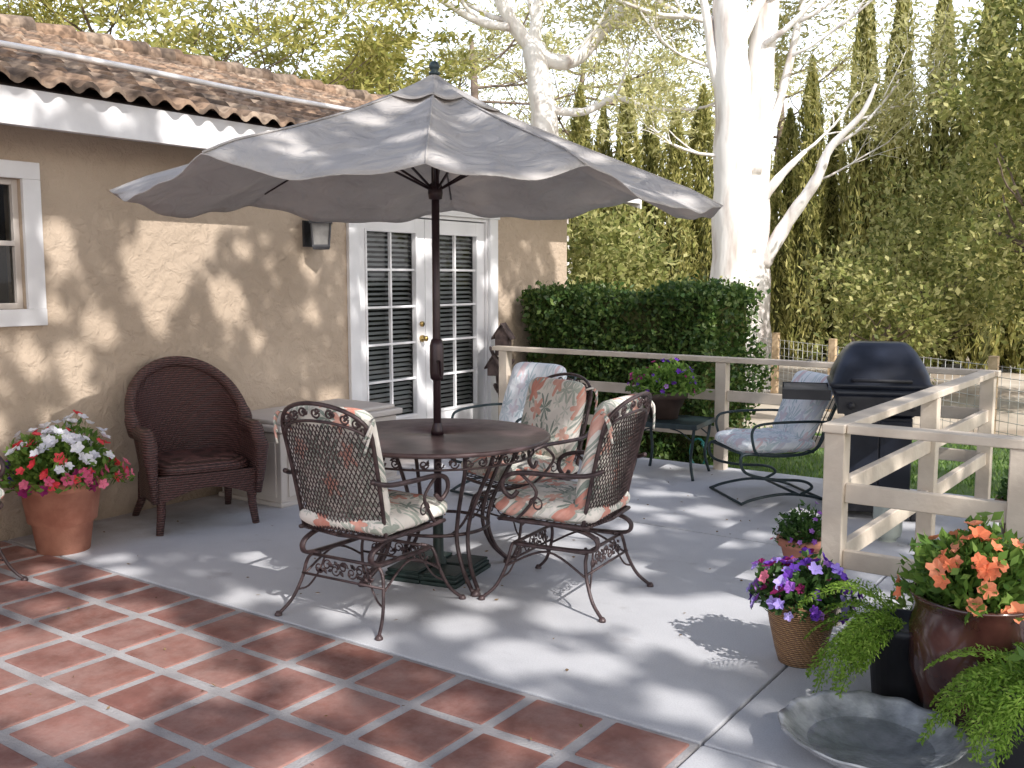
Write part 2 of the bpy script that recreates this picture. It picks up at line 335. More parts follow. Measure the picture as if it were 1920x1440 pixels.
    def obj(s,name,mats,parent=None,smooth=True,bevel=0,loc=None,solid=0):
        me=bpy.data.meshes.new(name); me.from_pydata(s.v,[],s.f)
        for m in (mats if isinstance(mats,(list,tuple)) else [mats]): me.materials.append(m)
        me.polygons.foreach_set('material_index',s.m)
        me.polygons.foreach_set('use_smooth',[smooth]*len(s.f)); me.update()
        o=bpy.data.objects.new(name,me); COL.objects.link(o)
        if parent is not None: o.parent=parent
        if loc is not None: o.location=loc
        if solid:
            d=o.modifiers.new('solid','SOLIDIFY'); d.thickness=solid; d.offset=0
        if bevel:
            b=o.modifiers.new('bevel','BEVEL'); b.width=bevel; b.segments=2; b.limit_method='ANGLE'
        return o
def empty(name,label,cat,loc=(0,0,0),yaw=0,group=None,kind=None,scale=1):
    o=bpy.data.objects.new(name,None); COL.objects.link(o); o.location=loc; o.rotation_euler=(0,0,math.radians(yaw)); o.scale=(scale,)*3
    o.empty_display_size=.1
    tag(o,label,cat,group,kind); return o
def tag(o,label=None,cat=None,group=None,kind=None):
    if label: o['label']=label
    if cat: o['category']=cat
    if group: o['group']=group
    if kind: o['kind']=kind
def unit(a): return a/np.maximum(np.linalg.norm(a,axis=1,keepdims=True),1e-9)
def leaves(name,C,D,ln,wd,mats,parent=None,jit=.3,loc=None,mi=None):
    """rhombic leaves at C, pointing D"""
    n=len(C); D=unit(D+rng.normal(0,jit,(n,3))); T=unit(np.cross(D,rng.normal(0,1,(n,3))))
    l=(ln*(.6+.8*rng.random(n)))[:,None]; w=(wd*(.6+.8*rng.random(n)))[:,None]
    nn=np.cross(D,T)
    V=np.stack([C-D*l*.5,C+T*w*.5+nn*w*.12,C+D*l*.5,C-T*w*.5+nn*w*.12],1).reshape(-1,3)
    me=bpy.data.meshes.new(name); me.vertices.add(4*n); me.vertices.foreach_set('co',V.astype(np.float32).ravel())
    me.loops.add(4*n); me.loops.foreach_set('vertex_index',np.arange(4*n,dtype=np.int32))
    me.polygons.add(n); me.polygons.foreach_set('loop_start',np.arange(0,4*n,4,dtype=np.int32))
    for m in (mats if isinstance(mats,(list,tuple)) else [mats]): me.materials.append(m)
    if mi is not None: me.polygons.foreach_set('material_index',mi.astype(np.int32))
    me.update(calc_edges=True); me.validate()
    o=bpy.data.objects.new(name,me); COL.objects.link(o)
    if parent is not None: o.parent=parent
    if loc is not None: o.location=loc
    return o
def clumps(centers,radii,per,flat=.7):
    C=[];D=[]
    for c,r in zip(centers,radii):
        p=rng.normal(0,.55,(per,3)); p[:,2]*=flat
        C.append(np.array(c)+p*r); D.append(p+np.array([0,0,.15]))
    return np.concatenate(C),unit(np.concatenate(D))
def copytree(o,name,loc,yaw,label=None,scale=None):
    c=o.copy(); c.location=loc; c.rotation_euler=(0,0,math.radians(yaw)); COL.objects.link(c)
    if scale: c.scale=scale
    if label: c['label']=label
    def rec(a,b):
        for ch in list(a.children):
            if ch.name==b.name: continue
            k=ch.copy(); k.parent=b; COL.objects.link(k); rec(ch,k)
    rec(o,c); return c
# ---------------------------------------------------------------- camera & light
cd=bpy.data.cameras.new('camera'); cam=bpy.data.objects.new('camera',cd); COL.objects.link(cam)
cam.location=(CX,CY,H); cam.rotation_euler=(math.radians(83.8),0,math.radians(35.3)); cd.lens=34.7; cd.sensor_width=36; cd.clip_end=2000
S.camera=cam
SD=Vector((.73,-.23,.64)).normalized()
sl=bpy.data.lights.new('sun','SUN'); sl.energy=5; sl.angle=math.radians(.5); sl.color=(1,.965,.92)
so=bpy.data.objects.new('sun',sl); COL.objects.link(so); so.rotation_euler=SD.to_track_quat('Z','Y').to_euler()
w=bpy.data.worlds.new('World'); S.world=w; w.use_nodes=True; nt=w.node_tree; bg=nt.nodes['Background']
sk=nt.nodes.new('ShaderNodeTexSky'); sk.sky_type='NISHITA'; sk.sun_disc=False
sk.sun_elevation=math.asin(SD.z); sk.sun_rotation=math.atan2(SD.x,SD.y); sk.dust_density=3.0; sk.air_density=1.5; sk.ozone_density=1.5
# bright white haze low over the horizon, fading with elevation
tc=nt.nodes.new('ShaderNodeTexCoord'); sp=nt.nodes.new('ShaderNodeSeparateXYZ'); nt.links.new(tc.outputs['Generated'],sp.inputs[0])
hz=ramp(nt,[(0,(8.6,8.6,9.3)),(.28,(8.6,8.6,9.3)),(.42,(5.0,5.05,5.8)),(.75,(1.7,1.7,2.1)),(1,(1.0,1.0,1.3))]); nt.links.new(sp.outputs[2],hz.inputs[0])
ad=nt.nodes.new('ShaderNodeVectorMath'); ad.operation='ADD'; nt.links.new(sk.outputs[0],ad.inputs[0]); nt.links.new(hz.outputs[0],ad.inputs[1])
nt.links.new(ad.outputs[0],bg.inputs[0]); bg.inputs[1].default_value=.15
S.view_settings.view_transform='Standard'; S.view_settings.look='None'; S.view_settings.exposure=0
# ---------------------------------------------------------------- ground
b=MB(); b.add([(-300,-300,-.2),(300,-300,-.2),(300,300,-.2),(-300,300,-.2)],[(0,1,2,3)]); tag(b.obj('ground',M['ground']),'dry sandy ground under the trees','ground',kind='structure')
b=MB(); b.add([(-.5,7.5,-.19),(4.6,7.5,-.19),(4.6,4.55,-.19),(14,4.55,-.19),(14,11,-.19),(6,11.5,-.19),(0,10.5,-.19)],[(0,1,2,3,4,5,6)])
tag(b.obj('lawn',M['lawn']),'short green lawn beyond the patio rail','lawn',kind='structure')
n=34000; P=np.stack([rng.uniform(-.3,8.5,n),rng.uniform(4.6,10.9,n),np.full(n,-.17)],1); P=P[~((P[:,0]<4.75)&(P[:,1]<7.6))]
D=np.tile([0,0,1.],(len(P),1)); o=leaves('grass',P,D,.06,.012,M['grass'],jit=.35); tag(o,'tufts of short green lawn grass','grass',kind='stuff')
b=MB()
for lo,hi in (((0.0,2.94,-.25),(4.44,5.462,0)),((0,5.474,-.25),(4.62,7.52,0)),((4.452,2.94,-.25),(9,4.52,0)),((4.452,-3,-.25),(9,2.928,0)),((4.452,4.53,-.25),(4.62,5.462,0))): b.box(lo,hi)
tag(b.obj('patio',M['concrete'],smooth=False,bevel=.006),'pale concrete patio slab with control joints','patio',kind='structure')
b=MB(); b.box((-.2,-3,-.24),(4.44,2.928,-.002))
g=b.obj('tiled_patio_bed',M['grout'],smooth=False); tag(g,'pale grout bed under terracotta paving','paving',kind='structure')
b=MB(); p=.33; gap=.050
for i in range(14):
    for j in range(18):
        x1=4.42-i*p; x0=x1-p+gap; y1=2.905-j*p; y0=y1-p+gap
        dx,dy=R.uniform(-.005,.005),R.uniform(-.005,.005); z=.002+R.random()*.003
        x0=max(x0,.0)
        if x1-x0<.03: continue
        b.box((x0+dx,y0+dy,-.01),(x1+dx,y1+dy,z),rot=Matrix.Rotation(R.uniform(-.01,.01),3,'Z'))
tag(b.obj('tiled_patio',M['tile'],smooth=False,bevel=.006),'square terracotta paving tiles with wide grout','paving',kind='structure')
# ---------------------------------------------------------------- house
hs=empty('house','single-storey beige stucco house with clay tile roof','house')
b=MB(); T=-.2; top=2.57; wz0=1.36
for lo,hi in (((T,-4,-.2),(0,1.9,top)),((T,1.9,-.2),(0,3.13,wz0)),((T,1.9,2.12),(0,3.13,top)),((T,3.13,-.2),(0,5.9,top)),((T,5.9,-.2),(0,7.73,.06)),((T,5.9,2.10),(0,7.73,top)),((T,7.73,-.2),(0,9.15,top)),
  ((-6.6,8.95,-.2),(T,9.149,2.59)),((-6.6,-4,-.2),(T,-3.8,2.59)),((-6.8,-4,-.2),(-6.6,9.15,top))): b.box(lo,hi)
b.add([(-.0,9.148,2.57),(-6.6,9.148,2.57),(-3.3,9.148,3.70)],[(0,1,2)])
b.add([(-.0,-3.9,2.57),(-6.6,-3.9,2.57),(-3.3,-3.9,3.70)],[(0,1,2)])
b.obj('wall',M['stucco'],hs,smooth=False)
b=MB(); b.box((.46,-4.3,2.355),(.50,9.87,2.55)); b.box((-7.1,9.83,2.35),(-7.06,-4.3,2.55))
def rz(x): return 2.63+.31*(.5-x)
rk=[(.50,2.30),(.50,2.59),(-3.3,rz(-3.3)-.03),(-3.3,rz(-3.3)-.31)]
b.add([(x,9.875,z-.0) for x,z in rk]+[(x,9.91,z) for x,z in rk],[(0,1,2,3),(7,6,5,4),(0,4,5,1),(1,5,6,2),(2,6,7,3),(3,7,4,0)])
b.obj('fascia',M['trim'],hs,smooth=False)
b=MB(); b.box((0.002,-4.3,2.42),(.46,9.83,2.44))
b.obj('soffit',M['trim'],hs,smooth=False)
b=MB(); K=8; nY=int(14.3/PT); y0=9.90
prof=[]
for k in range(K):
    f=k/K
    prof.append(.034*math.sin(math.pi*f/.62) if f<.62 else -.013*math.sin(math.pi*(f-.62)/.38))
nc=14
for side in (0,1):
    for c in range(nc):
        vs=[];cols=nY*K+1
        for e,(t,lift) in enumerate(((0,-.008),(0,.022),(1.08,-.004))):
            for q in range(cols):
                y=y0-q*PT/K; j=.005*math.sin(q//K*12.9+c*7.1)
                s=(c+t)*CO+ (.014*math.sin((q//K)*5.3+c*3) if e<2 else 0)
                s=min(s,3.87)
                x=.57-s; z=rz(x)-.035+prof[q%K]+lift+j
                if side: x=-6.6-x
                vs.append((x,y,z))
        fs=[]
        for e in (0,1):
            for q in range(cols-1):
                a=e*cols+q; fs.append((a,a+1,a+cols+1,a+cols))
        b.add(vs,fs)
ro=b.obj('roof',M['roof'],hs,smooth=True)
b=MB()
for i in range(36):
    y=9.9-i*.4; pts=[(-3.3,y,3.82),(-3.3,y-.43,3.795)]
    b.tube(pts,[.11,.085],12)
b.obj('ridge_cap',M['roof'],ro)
b=MB(); b.add([(.5,-4.3,2.554),(.5,9.85,2.554),(-3.3,9.85,3.73),(-3.3,-4.3,3.73),(-7.1,9.85,2.554),(-7.1,-4.3,2.554)],[(0,1,2,3),(3,2,4,5)])
b.obj('roof_deck',M['oldwood'],hs,smooth=False)
b=MB(); pp=[(-.47+.02*math.sin(y*1.3),y,rz(-.47)+.055+.01*math.sin(y*2)) for y in np.linspace(-4,9.2,30)]
b.tube(pp,.020,8); b.obj('roof_pipe',M['white'],hs)
# window
b=MB()
wy0,wy1,wz1=1.9,3.13,2.12
for lo,hi in (((0,wy0-.1,wz1),(.03,wy1+.11,wz1+.1)),((0,wy0-.1,wz0-.1),(.035,wy1+.11,wz0)),((0,wy0-.1,wz0),(.03,wy0,wz1)),((0,wy1,wz0),(.03,wy1+.11,wz1))): b.box(lo,hi)
wn=b.obj('window',M['white'],hs,smooth=False,bevel=.004)
b=MB()
for lo,hi in (((-.08,wy0,wz0),(-.03,wy0+.035,wz1)),((-.08,wy1-.035,wz0),(-.03,wy1,wz1)),((-.08,wy0+.035,wz1-.035),(-.03,wy1-.035,wz1)),((-.08,wy0+.035,wz0),(-.03,wy1-.035,wz0+.035)),((-.07,wy0+.035,1.73),(-.02,wy1-.035,1.76))): b.box(lo,hi)
b.box((-.075,2.68,wz0+.035),(-.045,2.70,wz1-.035)); b.box((-.075,2.3,wz0+.035),(-.045,2.32,wz1-.035))
b.obj('sash',M['plastic_b'],wn,smooth=False,bevel=.003)
b=MB(); b.add([(-.06,wy0,wz0),(-.06,wy1,wz0),(-.06,wy1,wz1),(-.06,wy0,wz1)],[(0,1,2,3)]); b.obj('window_glass',M['glass'],wn)
b=MB(); b.box((-.195,wy0-.05,wz0-.05),(-.19,wy1+.05,wz1+.05)); b.obj('dark_room_sheet',M['dark'],wn,smooth=False)  # dark sheet in place of the unlit room behind the window
# doors
b=MB(); dy0,dy1,dz0,dz1=5.9,7.73,.06,2.10
for lo,hi in (((0,dy0-.1,.0),(.035,dy0+.015,dz1)),((0,dy1-.015,.0),(.035,dy1+.11,dz1)),((0,dy0-.13,dz1),(.04,dy1+.14,dz1+.11)),((-.15,dy0,.06),(-.002,dy0+.03,dz1)),((-.15,dy1-.03,.06),(-.002,dy1,dz1)),((-.15,dy0+.03,dz1-.03),(-.002,dy1-.03,dz1))): b.box(lo,hi)
df=b.obj('door_frame',M['white'],hs,smooth=False,bevel=.004)
b=MB(); b.box((-.12,dy0,.061),(.05,dy1,.085)); b.obj('threshold',M['lantern'],df,smooth=False)
def leaf(ya,yb,knob):
    b=MB(); za,zb=.09,2.06; st=.13; gz0,gz1=.33,1.93
    gy0,gy1=ya+st,yb-st
    xa,xb=-.075,-.03
    for lo,hi in (((xa,ya,za),(xb,gy0,zb)),((xa,gy1,za),(xb,yb,zb)),((xa,gy0,za),(xb,gy1,gz0)),((xa,gy0,gz1),(xb,gy1,zb))): b.box(lo,hi)
    for lo,hi in (((xb,gy0-.02,gz0-.02),(xb+.01,gy0,gz1+.02)),((xb,gy1,gz0-.02),(xb+.01,gy1+.02,gz1+.02)),((xb,gy0,gz0-.02),(xb+.01,gy1,gz0)),((xb,gy0,gz1),(xb+.01,gy1,gz1+.02))): b.box(lo,hi)
    m=(gy0+gy1)/2; b.box((-.065,m-.01,gz0),(-.035,m+.01,gz1))
    for k in range(1,5):
        z=gz0+(gz1-gz0)*k/5; b.box((-.063,gy0,z-.01),(-.037,m-.01,z+.01)); b.box((-.063,m+.01,z-.01),(-.037,gy1,z+.01))
    d=b.obj('door',M['white'],hs,smooth=False,bevel=.003)
    b=MB(); b.add([(-.068,gy0,gz0),(-.068,gy1,gz0),(-.068,gy1,gz1),(-.068,gy0,gz1)],[(0,1,2,3)]); b.obj('door_glass',M['glass'],d)
    b=MB(); z=gz0-.02
    while z<gz1+.03:
        b.box((-.135,gy0-.02,z),(-.095,gy1+.02,z+.0025),rot=Matrix.Rotation(math.radians(28+R.uniform(-5,5)),3,'Y')); z+=.042
    b.obj('blind',M['slat'],d,smooth=False)
    if knob:
        yk=yb-.055
        b=MB(); b.tube([(-.03,yk,1.0),(-.005,yk,1.0),(.0,yk,1.0),(.03,yk,1.0),(.04,yk,1.0)],[.03,.03,.012,.026,.015],12); b.obj('handle',M['brass'],d)
        b=MB(); b.tube([(-.03,yk,1.13),(-.01,yk,1.13)],.024,12); b.obj('deadbolt',M['brass'],d)
    return d
mid=(dy0+dy1)/2
leaf(dy0+.034,mid-.003,True); leaf(mid+.003,dy1-.034,False)
b=MB(); b.box((-.19,dy0+.0,.07),(-.185,dy1,dz1)); b.obj('door_dark_sheet',M['dark'],df,smooth=False)  # dark sheet painting the unlit interior behind both door leaves
# lantern
ln=empty('wall_lantern','dark metal outdoor wall lantern beside french doors','lantern',(0,5.40,1.76))
b=MB(); b.box((0,-.07,.02),(.02,.07,.22)); 
b.lathe([(.0,.27),(.03,.265),(.07,.24),(.125,.21),(.125,.195),(.10,.195)],4,(.13,0,0)); b.lathe([(.085,.0),(.095,.02),(.095,.03),(.08,.035)],4,(.13,0,0)); b.lathe([(0,-.005),(.085,0)],4,(.13,0,0))
for a in range(4):
    an=a*math.pi/2; b.tube([(.13+.085*math.cos(an),.085*math.sin(an),.02),(.13+.105*math.cos(an),.105*math.sin(an),.20)],.007,5)
b.tube([(.01,0,.2),(.05,0,.21),(.12,0,.21)],.012,6)
b.obj('lantern_body',M['lantern'],ln,smooth=False)
b=MB(); b.lathe([(.075,.03),(.095,.195)],4,(.13,0,0)); b.obj('lantern_glass',M['frost'],ln,smooth=False)
# ---------------------------------------------------------------- railing
rl=empty('wooden_railing','tan painted wooden railing around concrete patio','railing')
def bar(a,c,w,h,z,name,mat=M['rail']):
    a=Vector((a[0],a[1],z)); c=Vector((c[0],c[1],z)); d=(c-a); L=d.length; b=MB(); b.box((0,-w/2,-h/2),(L,w/2,h/2))
    o=b.obj(name,mat,rl,smooth=False,bevel=.005); o.location=a; o.rotation_euler=(0,0,math.atan2(d.y,d.x)); return o
RX=4.52; RN=4.43; FY=7.42; NY=4.36; RM=4.475; MY=5.93; EX=5.17
posts=[(.42,FY),(2.57,FY),(RX,FY),(RM,MY),(RN,NY),(EX,NY),(6.9,NY)]
for (x,y) in posts:
    b=MB(); b.box((-.045,-.045,-.2),(.045,.045,.868)); b.obj('post',M['rail'],rl,smooth=False,bevel=.005,loc=(x,y,0))
bar((.3,FY),(RX+.07,FY),.10,.04,.89,'top_rail'); bar((RX,FY-.053),(RN,NY-.07),.10,.04,.89,'top_rail'); bar((RN+.053,NY),(7.2,NY),.10,.04,.889,'top_rail')
for z in (.60,.30):
    bar((.465,FY),(2.525,FY),.04,.085,z,'rail'); bar((2.615,FY),(RX-.045,FY),.04,.085,z,'rail')
    bar((RX,FY-.045),(RM,MY+.045),.04,.085,z,'rail'); bar((RM,MY-.045),(RN,NY+.045),.04,.085,z,'rail')
    bar((RN+.045,NY),(EX-.045,NY),.04,.085,z,'rail'); bar((EX+.045,NY),(6.855,NY),.04,.085,z,'rail')
# ---------------------------------------------------------------- metal chairs
def Bk(x,t,off=0.0):
    y=-.23-.12*t-.03*t*t+.045*(x/.26)**2; z=.40+.61*t
    return Vector((x,y+off,z+off*.2))
def hw(t):
    t0=.76
    if t<=t0: return .24+.02*t
    q=(t-t0)/(1-t0); return .255*math.sqrt(max(0,1-q**2.3))
def spiral(b,c,ux,uz,r,turns=1.4,tr=.004,sgn=1):
    c=Vector(c);pts=[]
    for i in range(15):
        a=sgn*i/14*turns*2*math.pi; q=r*(1-.8*i/14); pts.append(c+ux*math.cos(a)*q+uz*math.sin(a)*q)
    b.tube(pts,tr,4)
def scroll_panel(b,p0,p1,up,h,n):
    p0=Vector(p0);p1=Vector(p1);d=(p1-p0);ux=d.normalized();up=Vector(up)
    for i in range(n):
        c=p0+d*((i+.5)/n)
        spiral(b,c+up*(.12*h if i%2 else -.12*h),ux,up,h*.38,1.3,.004,1 if i%2 else -1)
        for k in range(3):
            a=R.random()*6; q=c+ux*math.cos(a)*h*.3+up*math.sin(a)*h*.3
            v=ux*math.cos(a+1)+up*math.sin(a+1); wv=ux*math.sin(a+1)*-1+up*math.cos(a+1); nrm=ux.cross(up)*.003
            b.add([q-v*h*.2-nrm,q+wv*h*.11-nrm,q+v*h*.2-nrm,q-wv*h*.11-nrm,q-v*h*.2+nrm,q+wv*h*.11+nrm,q+v*h*.2+nrm,q-wv*h*.11+nrm],[(3,2,1,0),(4,5,6,7),(0,1,5,4),(1,2,6,5),(2,3,7,6),(3,0,4,7)])
def chair(label,loc,yaw,fm,cm,group):
    e=empty('patio_chair',label,'chair',loc,yaw,group)
    b=MB()
    ts=[i/12*.76 for i in range(13)]+[.76+.24*math.sin(i/10*math.pi/2) for i in range(1,11)]
    L_=[Bk(-hw(t),t) for t in ts]; R_=[Bk(hw(t),t) for t in ts]
    loop=L_+R_[::-1][1:]
    b.tube(loop,.010,7); b.tube([Bk(-.245,0),Bk(0,0),Bk(.245,0)],.009,6)
    inn=[]
    for i in range(25):
        a=math.pi*(1-i/24); inn.append(Bk(.25*math.cos(a),.70+.17*max(0,math.sin(a))**.8))
    b.tube(inn,.007,6)
    for i in range(9):
        a=math.pi*(.93-.86*i/8); c=Bk(.232*math.cos(a),.78+.15*math.sin(a))
        spiral(b,c,Vector((1,0,0)),Vector((0,-.25,.96)),.026,1.3,.005,1 if i%2 else -1)
        spiral(b,c+Vector((.012,0,.006)),Vector((1,0,0)),Vector((0,-.25,.96)),.014,1.1,.006,-1 if i%2 else 1)
    def tin(x):
        q=max(0,1-(x/.25)**2); return .70+.17*q**.4
    for sg in (-1,1):
        for i in range(54):
            c=-.60+i*.0218; seg=[]
            for k in range(25):
                t=k/24*.88; x=c*1.0+.52*t*.62*1.0 if sg>0 else -(c+.52*t*.62)
                ok=abs(x)<hw(min(t,.76))-.004 and t<=tin(x)
                if ok: seg.append(Bk(x,t,.001*sg))
                if (not ok) and len(seg)>1: b.tube(seg,.0030,3); seg=[]
                elif not ok: seg=[]
            if len(seg)>1: b.tube(seg,.0030,3)
    b.obj('backrest',fm,e)
    b=MB(); z=.405
    rr=[(-.24,-.22,z),(-.26,.0,z),(-.26,.2,z),(-.2,.27,z-.015),(0,.285,z-.02),(.2,.27,z-.015),(.26,.2,z),(.26,.0,z),(.24,-.22,z)]
    b.tube(cr(rr,4)+[Vector((0,-.235,z))],.010,6)
    for i in range(-6,7):
        b.tube([(i*.038,-.22,z-.005),(i*.038,.27,z-.012)],.003,4); b.tube([(-.25,i*.036+.02,z-.006),(.25,i*.036+.02,z-.006)],.003,4)
    b.obj('seat',fm,e)
    for s in (-1,1):
        b=MB()
        b.tube(cr([(s*.25,-.30,.68),(s*.28,-.22,.655),(s*.30,-.08,.65),(s*.305,.10,.645),(s*.30,.185,.615),(s*.295,.20,.56),(s*.285,.16,.52),(s*.275,.13,.55)],5),.012,6,flat=.9)
        b.tube(cr([(s*.30,.10,.64),(s*.295,.02,.56),(s*.28,.08,.47),(s*.262,.15,.405)],5),.008,6)
        spiral(b,(s*.292,.02,.50),Vector((0,1,0)),Vector((0,0,1)),.04,1.3,.0045)
        b.obj('armrest',fm,e)
    b=MB()
    for s in (-1,1):
        b.tube(cr([(s*.20,.16,.395),(s*.20,-.10,.385),(s*.20,-.22,.36),(s*.20,-.25,.32),(s*.20,-.20,.285),(s*.20,.05,.275),(s*.20,.18,.275)],5),.010,6,flat=1.8)
        b.tube([(s*.20,-.19,.275),(s*.20,.19,.275)],.009,6)
        b.tube(cr([(s*.24,-.21,.17),(s*.225,0,.262),(s*.24,.21,.17)],6),.006,5)
        for t in (-1,1):
            b.tube(cr([(s*.16,t*.17,.285),(s*.20,t*.195,.272),(s*.225,t*.20,.235),(s*.24,t*.215,.16),(s*.265,t*.255,.07),(s*.29,t*.31,.015),(s*.30,t*.325,.012)],5),.0085,6)
            b.tube(cr([(s*.12,t*.19,.275),(s*.15,t*.20,.20),(s*.20,t*.215,.13),(s*.245,t*.23,.11)],4),.005,5)
            b.lathe([(.0,.0),(.018,.0),(.018,.008),(.01,.02),(0,.02)],8,(s*.295,t*.318,0))
    for t in (-1,1):
        b.tube([(-.2,t*.19,.275),(.2,t*.19,.275)],.008,6); b.tube([(-.24,t*.213,.185),(.24,t*.213,.185)],.006,6)
        scroll_panel(b,(-.17,t*.202,.23),(.17,t*.202,.23),(0,0,1),.075,7)
    b.obj('rocker_base',fm,e)
    b=MB(); b.pillow((0,.025,.46),.27,.27,.062,.28); b.obj('seat_cushion',cm,e)
    b=MB(); tilt=Matrix.Rotation(math.radians(90+13),3,'X')
    b.pillow((0,-.218,.72),.245,.275,.058,.3,tilt)
    for s in (-1,1):
        for q in (0,1):
            b.tube(cr([(s*.22,-.27,.93),(s*.27,-.30,.95),(s*.275,-.33,.92-.03*q),(s*.25,-.34,.86-.05*q)],4),.006,4)
    b.obj('back_cushion',cm,e)
    return e
G1='metal patio chairs around the round table'
cA=chair('brown wrought-iron mesh chair with coral floral cushions',(2.60,3.31,0),4,M['iron'],M['cushA'],G1)
copytree(cA,'c',(3.24,4.02,0),96); copytree(cA,'c',(2.48,4.73,0),164,'brown wrought-iron chair facing out with coral floral cushions',(1.02,1.0,.95))
copytree(cA,'c',(.60,2.23,0),-80,'brown wrought-iron chair on the terracotta paving')
# lounge chairs
lc=empty('lounge_chair','dark green metal spring chair with pale blue cushions','chair',(3.24,6.68,0),136,'spring chairs with pale blue cushions')
lc.scale=(1,1,.94)
b=MB()
for s in (-1,1):
    b.tube(cr([(s*.28,-.42,.85),(s*.28,-.31,.60),(s*.28,-.22,.40),(s*.28,.0,.36),(s*.28,.28,.38),(s*.28,.325,.33),(s*.28,.28,.24),(s*.28,.1,.19),(s*.28,-.12,.17),(s*.28,-.20,.12),(s*.28,-.12,.07)],6),.011,7)
    b.tube(cr([(s*.29,-.30,.60),(s*.31,-.1,.61),(s*.31,.18,.60),(s*.31,.26,.55),(s*.30,.24,.42),(s*.29,.2,.37)],6),.010,7)
    b.tube(cr([(s*.27,-.31,.015),(s*.27,-.2,.05),(s*.27,.0,.075),(s*.27,.2,.05),(s*.27,.31,.015)],6),.011,7)
for y,z in ((-.31,.015),(.31,.015),(-.1,.07)): b.tube([(-.28,y,z),(.28,y,z)],.010,6)
for y,z in ((.3,.375),(-.2,.38),(-.42,.85)): b.tube([(-.28,y,z),(.28,y,z)],.010,6)
for i in range(-5,6): b.tube(cr([(i*.05,.3,.375),(i*.05,0,.345),(i*.05,-.22,.39),(i*.05,-.31,.6),(i*.05,-.42,.85)],4),.004,4)
b.obj('frame',M['irong'],lc)
b=MB(); b.pillow((0,.03,.425),.27,.29,.066,.3); b.obj('seat_cushion',M['cushB'],lc)
b=MB(); b.pillow((0,-.26,.68),.26,.27,.07,.3,Matrix.Rotation(math.radians(90+22),3,'X')); b.obj('back_cushion',M['cushB'],lc)
copytree(lc,'c',(1.66,5.73,0),172,'metal spring chair with pale cushions near french doors',(1,1,.98))
# ---------------------------------------------------------------- table
TX,TY=2.515,3.90
tb=empty('patio_table','round dark brown mesh metal table with scrolled apron','table',(TX,TY,0),20)
b=MB(); b.lathe([(.026,.722),(.55,.722),(.575,.716),(.585,.722),(.587,.732),(.58,.74),(.565,.738),(.03,.738),(.026,.722)],96)
b.obj('tabletop',M['tabletop'],tb)
b=MB(); n=44
for i in range(n):
    a=2*math.pi*i/n; a2=2*math.pi*(i+1)/n; r=.50
    p0=(r*math.cos(a),r*math.sin(a),.682);p1=(r*math.cos(a2),r*math.sin(a2),.682)
    if i%11 not in (0,): scroll_panel(b,p0,p1,(0,0,1),.062,1)
b.tube([(.50*math.cos(2*math.pi*i/48),.50*math.sin(2*math.pi*i/48),.648) for i in range(48)],.006,5,closed=True)
b.tube([(.50*math.cos(2*math.pi*i/48),.50*math.sin(2*math.pi*i/48),.712) for i in range(48)],.008,5,closed=True)
b.obj('apron',M['iron'],tb)
for i in range(4):
    b=MB(); a=math.radians(45+90*i); ux=Vector((math.cos(a),math.sin(a),0)); uy=Vector((-math.sin(a),math.cos(a),0))
    for s in (-1,1):
        f=lambda r,z,w: ux*r+uy*s*w+Vector((0,0,z))
        b.tube(cr([f(.47,.715,.08),f(.44,.62,.065),f(.37,.50,.05),f(.30,.36,.035),f(.28,.24,.03),f(.33,.11,.022),f(.42,.02,.016)],6),.011,7)
    b.lathe([(0,0),(.026,0),(.026,.01),(.012,.03),(0,.03)],10,ux*.42)
    b.obj('leg',M['iron'],tb)
b=MB(); b.tube([(.265*math.cos(2*math.pi*i/40),.265*math.sin(2*math.pi*i/40),.27) for i in range(40)],.009,6,closed=True)
b.obj('brace_ring',M['iron'],tb)
# ---------------------------------------------------------------- umbrella
um=empty('patio_umbrella','faded grey-tan market umbrella through the table','umbrella',(TX,TY,0))
def camdir(th,r): # th measured from the side facing the viewpoint
    a=r*math.sin(math.radians(th)); bb=-r*math.cos(math.radians(th)); return (.816*a-.578*bb,.578*a+.816*bb)
tips=[(3,1.45,1.985),(28,1.42,1.985),(80,1.42,1.89),(128,1.45,2.03),(180,1.45,1.985),(232,1.5,1.985),(280,1.555,1.965),(329,1.50,2.01)]
apex=2.535
def rim(th):
    th%=360
    for i in range(8):
        a=tips[i];c=tips[(i+1)%8]; t0=a[0]; t1=c[0] if c[0]>a[0] else c[0]+360
        x=th if th>=t0 else th+360
        if t0<=x<=t1:
            u=(x-t0)/(t1-t0)
            A=Vector((*camdir(a[0],a[1]),a[2])); C=Vector((*camdir(c[0],c[1]),c[2]))
            P=A.lerp(C,u); s=math.sin(math.pi*u)
            k=1+.03*s*(1 if (t1-t0)<40 else 1.6)
            P.x*=k;P.y*=k
            return P,s,u
    return None
def fold(th,q):
    a=math.radians(th); return .010*math.sin(a*7+q*5)*q+.009*math.sin(a*17+1+q*3)*q**1.5+.005*math.sin(a*31+q*7)*q*q
def zc(P,q,s,th):
    f=q**.86
    return apex+(P.z-apex)*f-.06*s*math.sin(math.pi*min(1,q*.85))-.045*s*q**3+fold(th,q)+.010*math.sin(math.pi*q)*(1-s)-.018*max(0,q-.9)/.1
b=MB(); nth=240; nr=24; vs=[];fs=[]
for i in range(nr+1):
    q=.0+i/nr
    for j in range(nth):
        th=3+360*j/nth; P,s,u=rim(th)
        vs.append((P.x*q,P.y*q,zc(P,q,s,th)))
for i in range(nr):
    for j in range(nth): fs.append((i*nth+j,i*nth+(j+1)%nth,(i+1)*nth+(j+1)%nth,(i+1)*nth+j))
b.add(vs,fs)
b.obj('canopy',M['fabric'],um,solid=.004)
b=MB(); vs=[];fs=[]
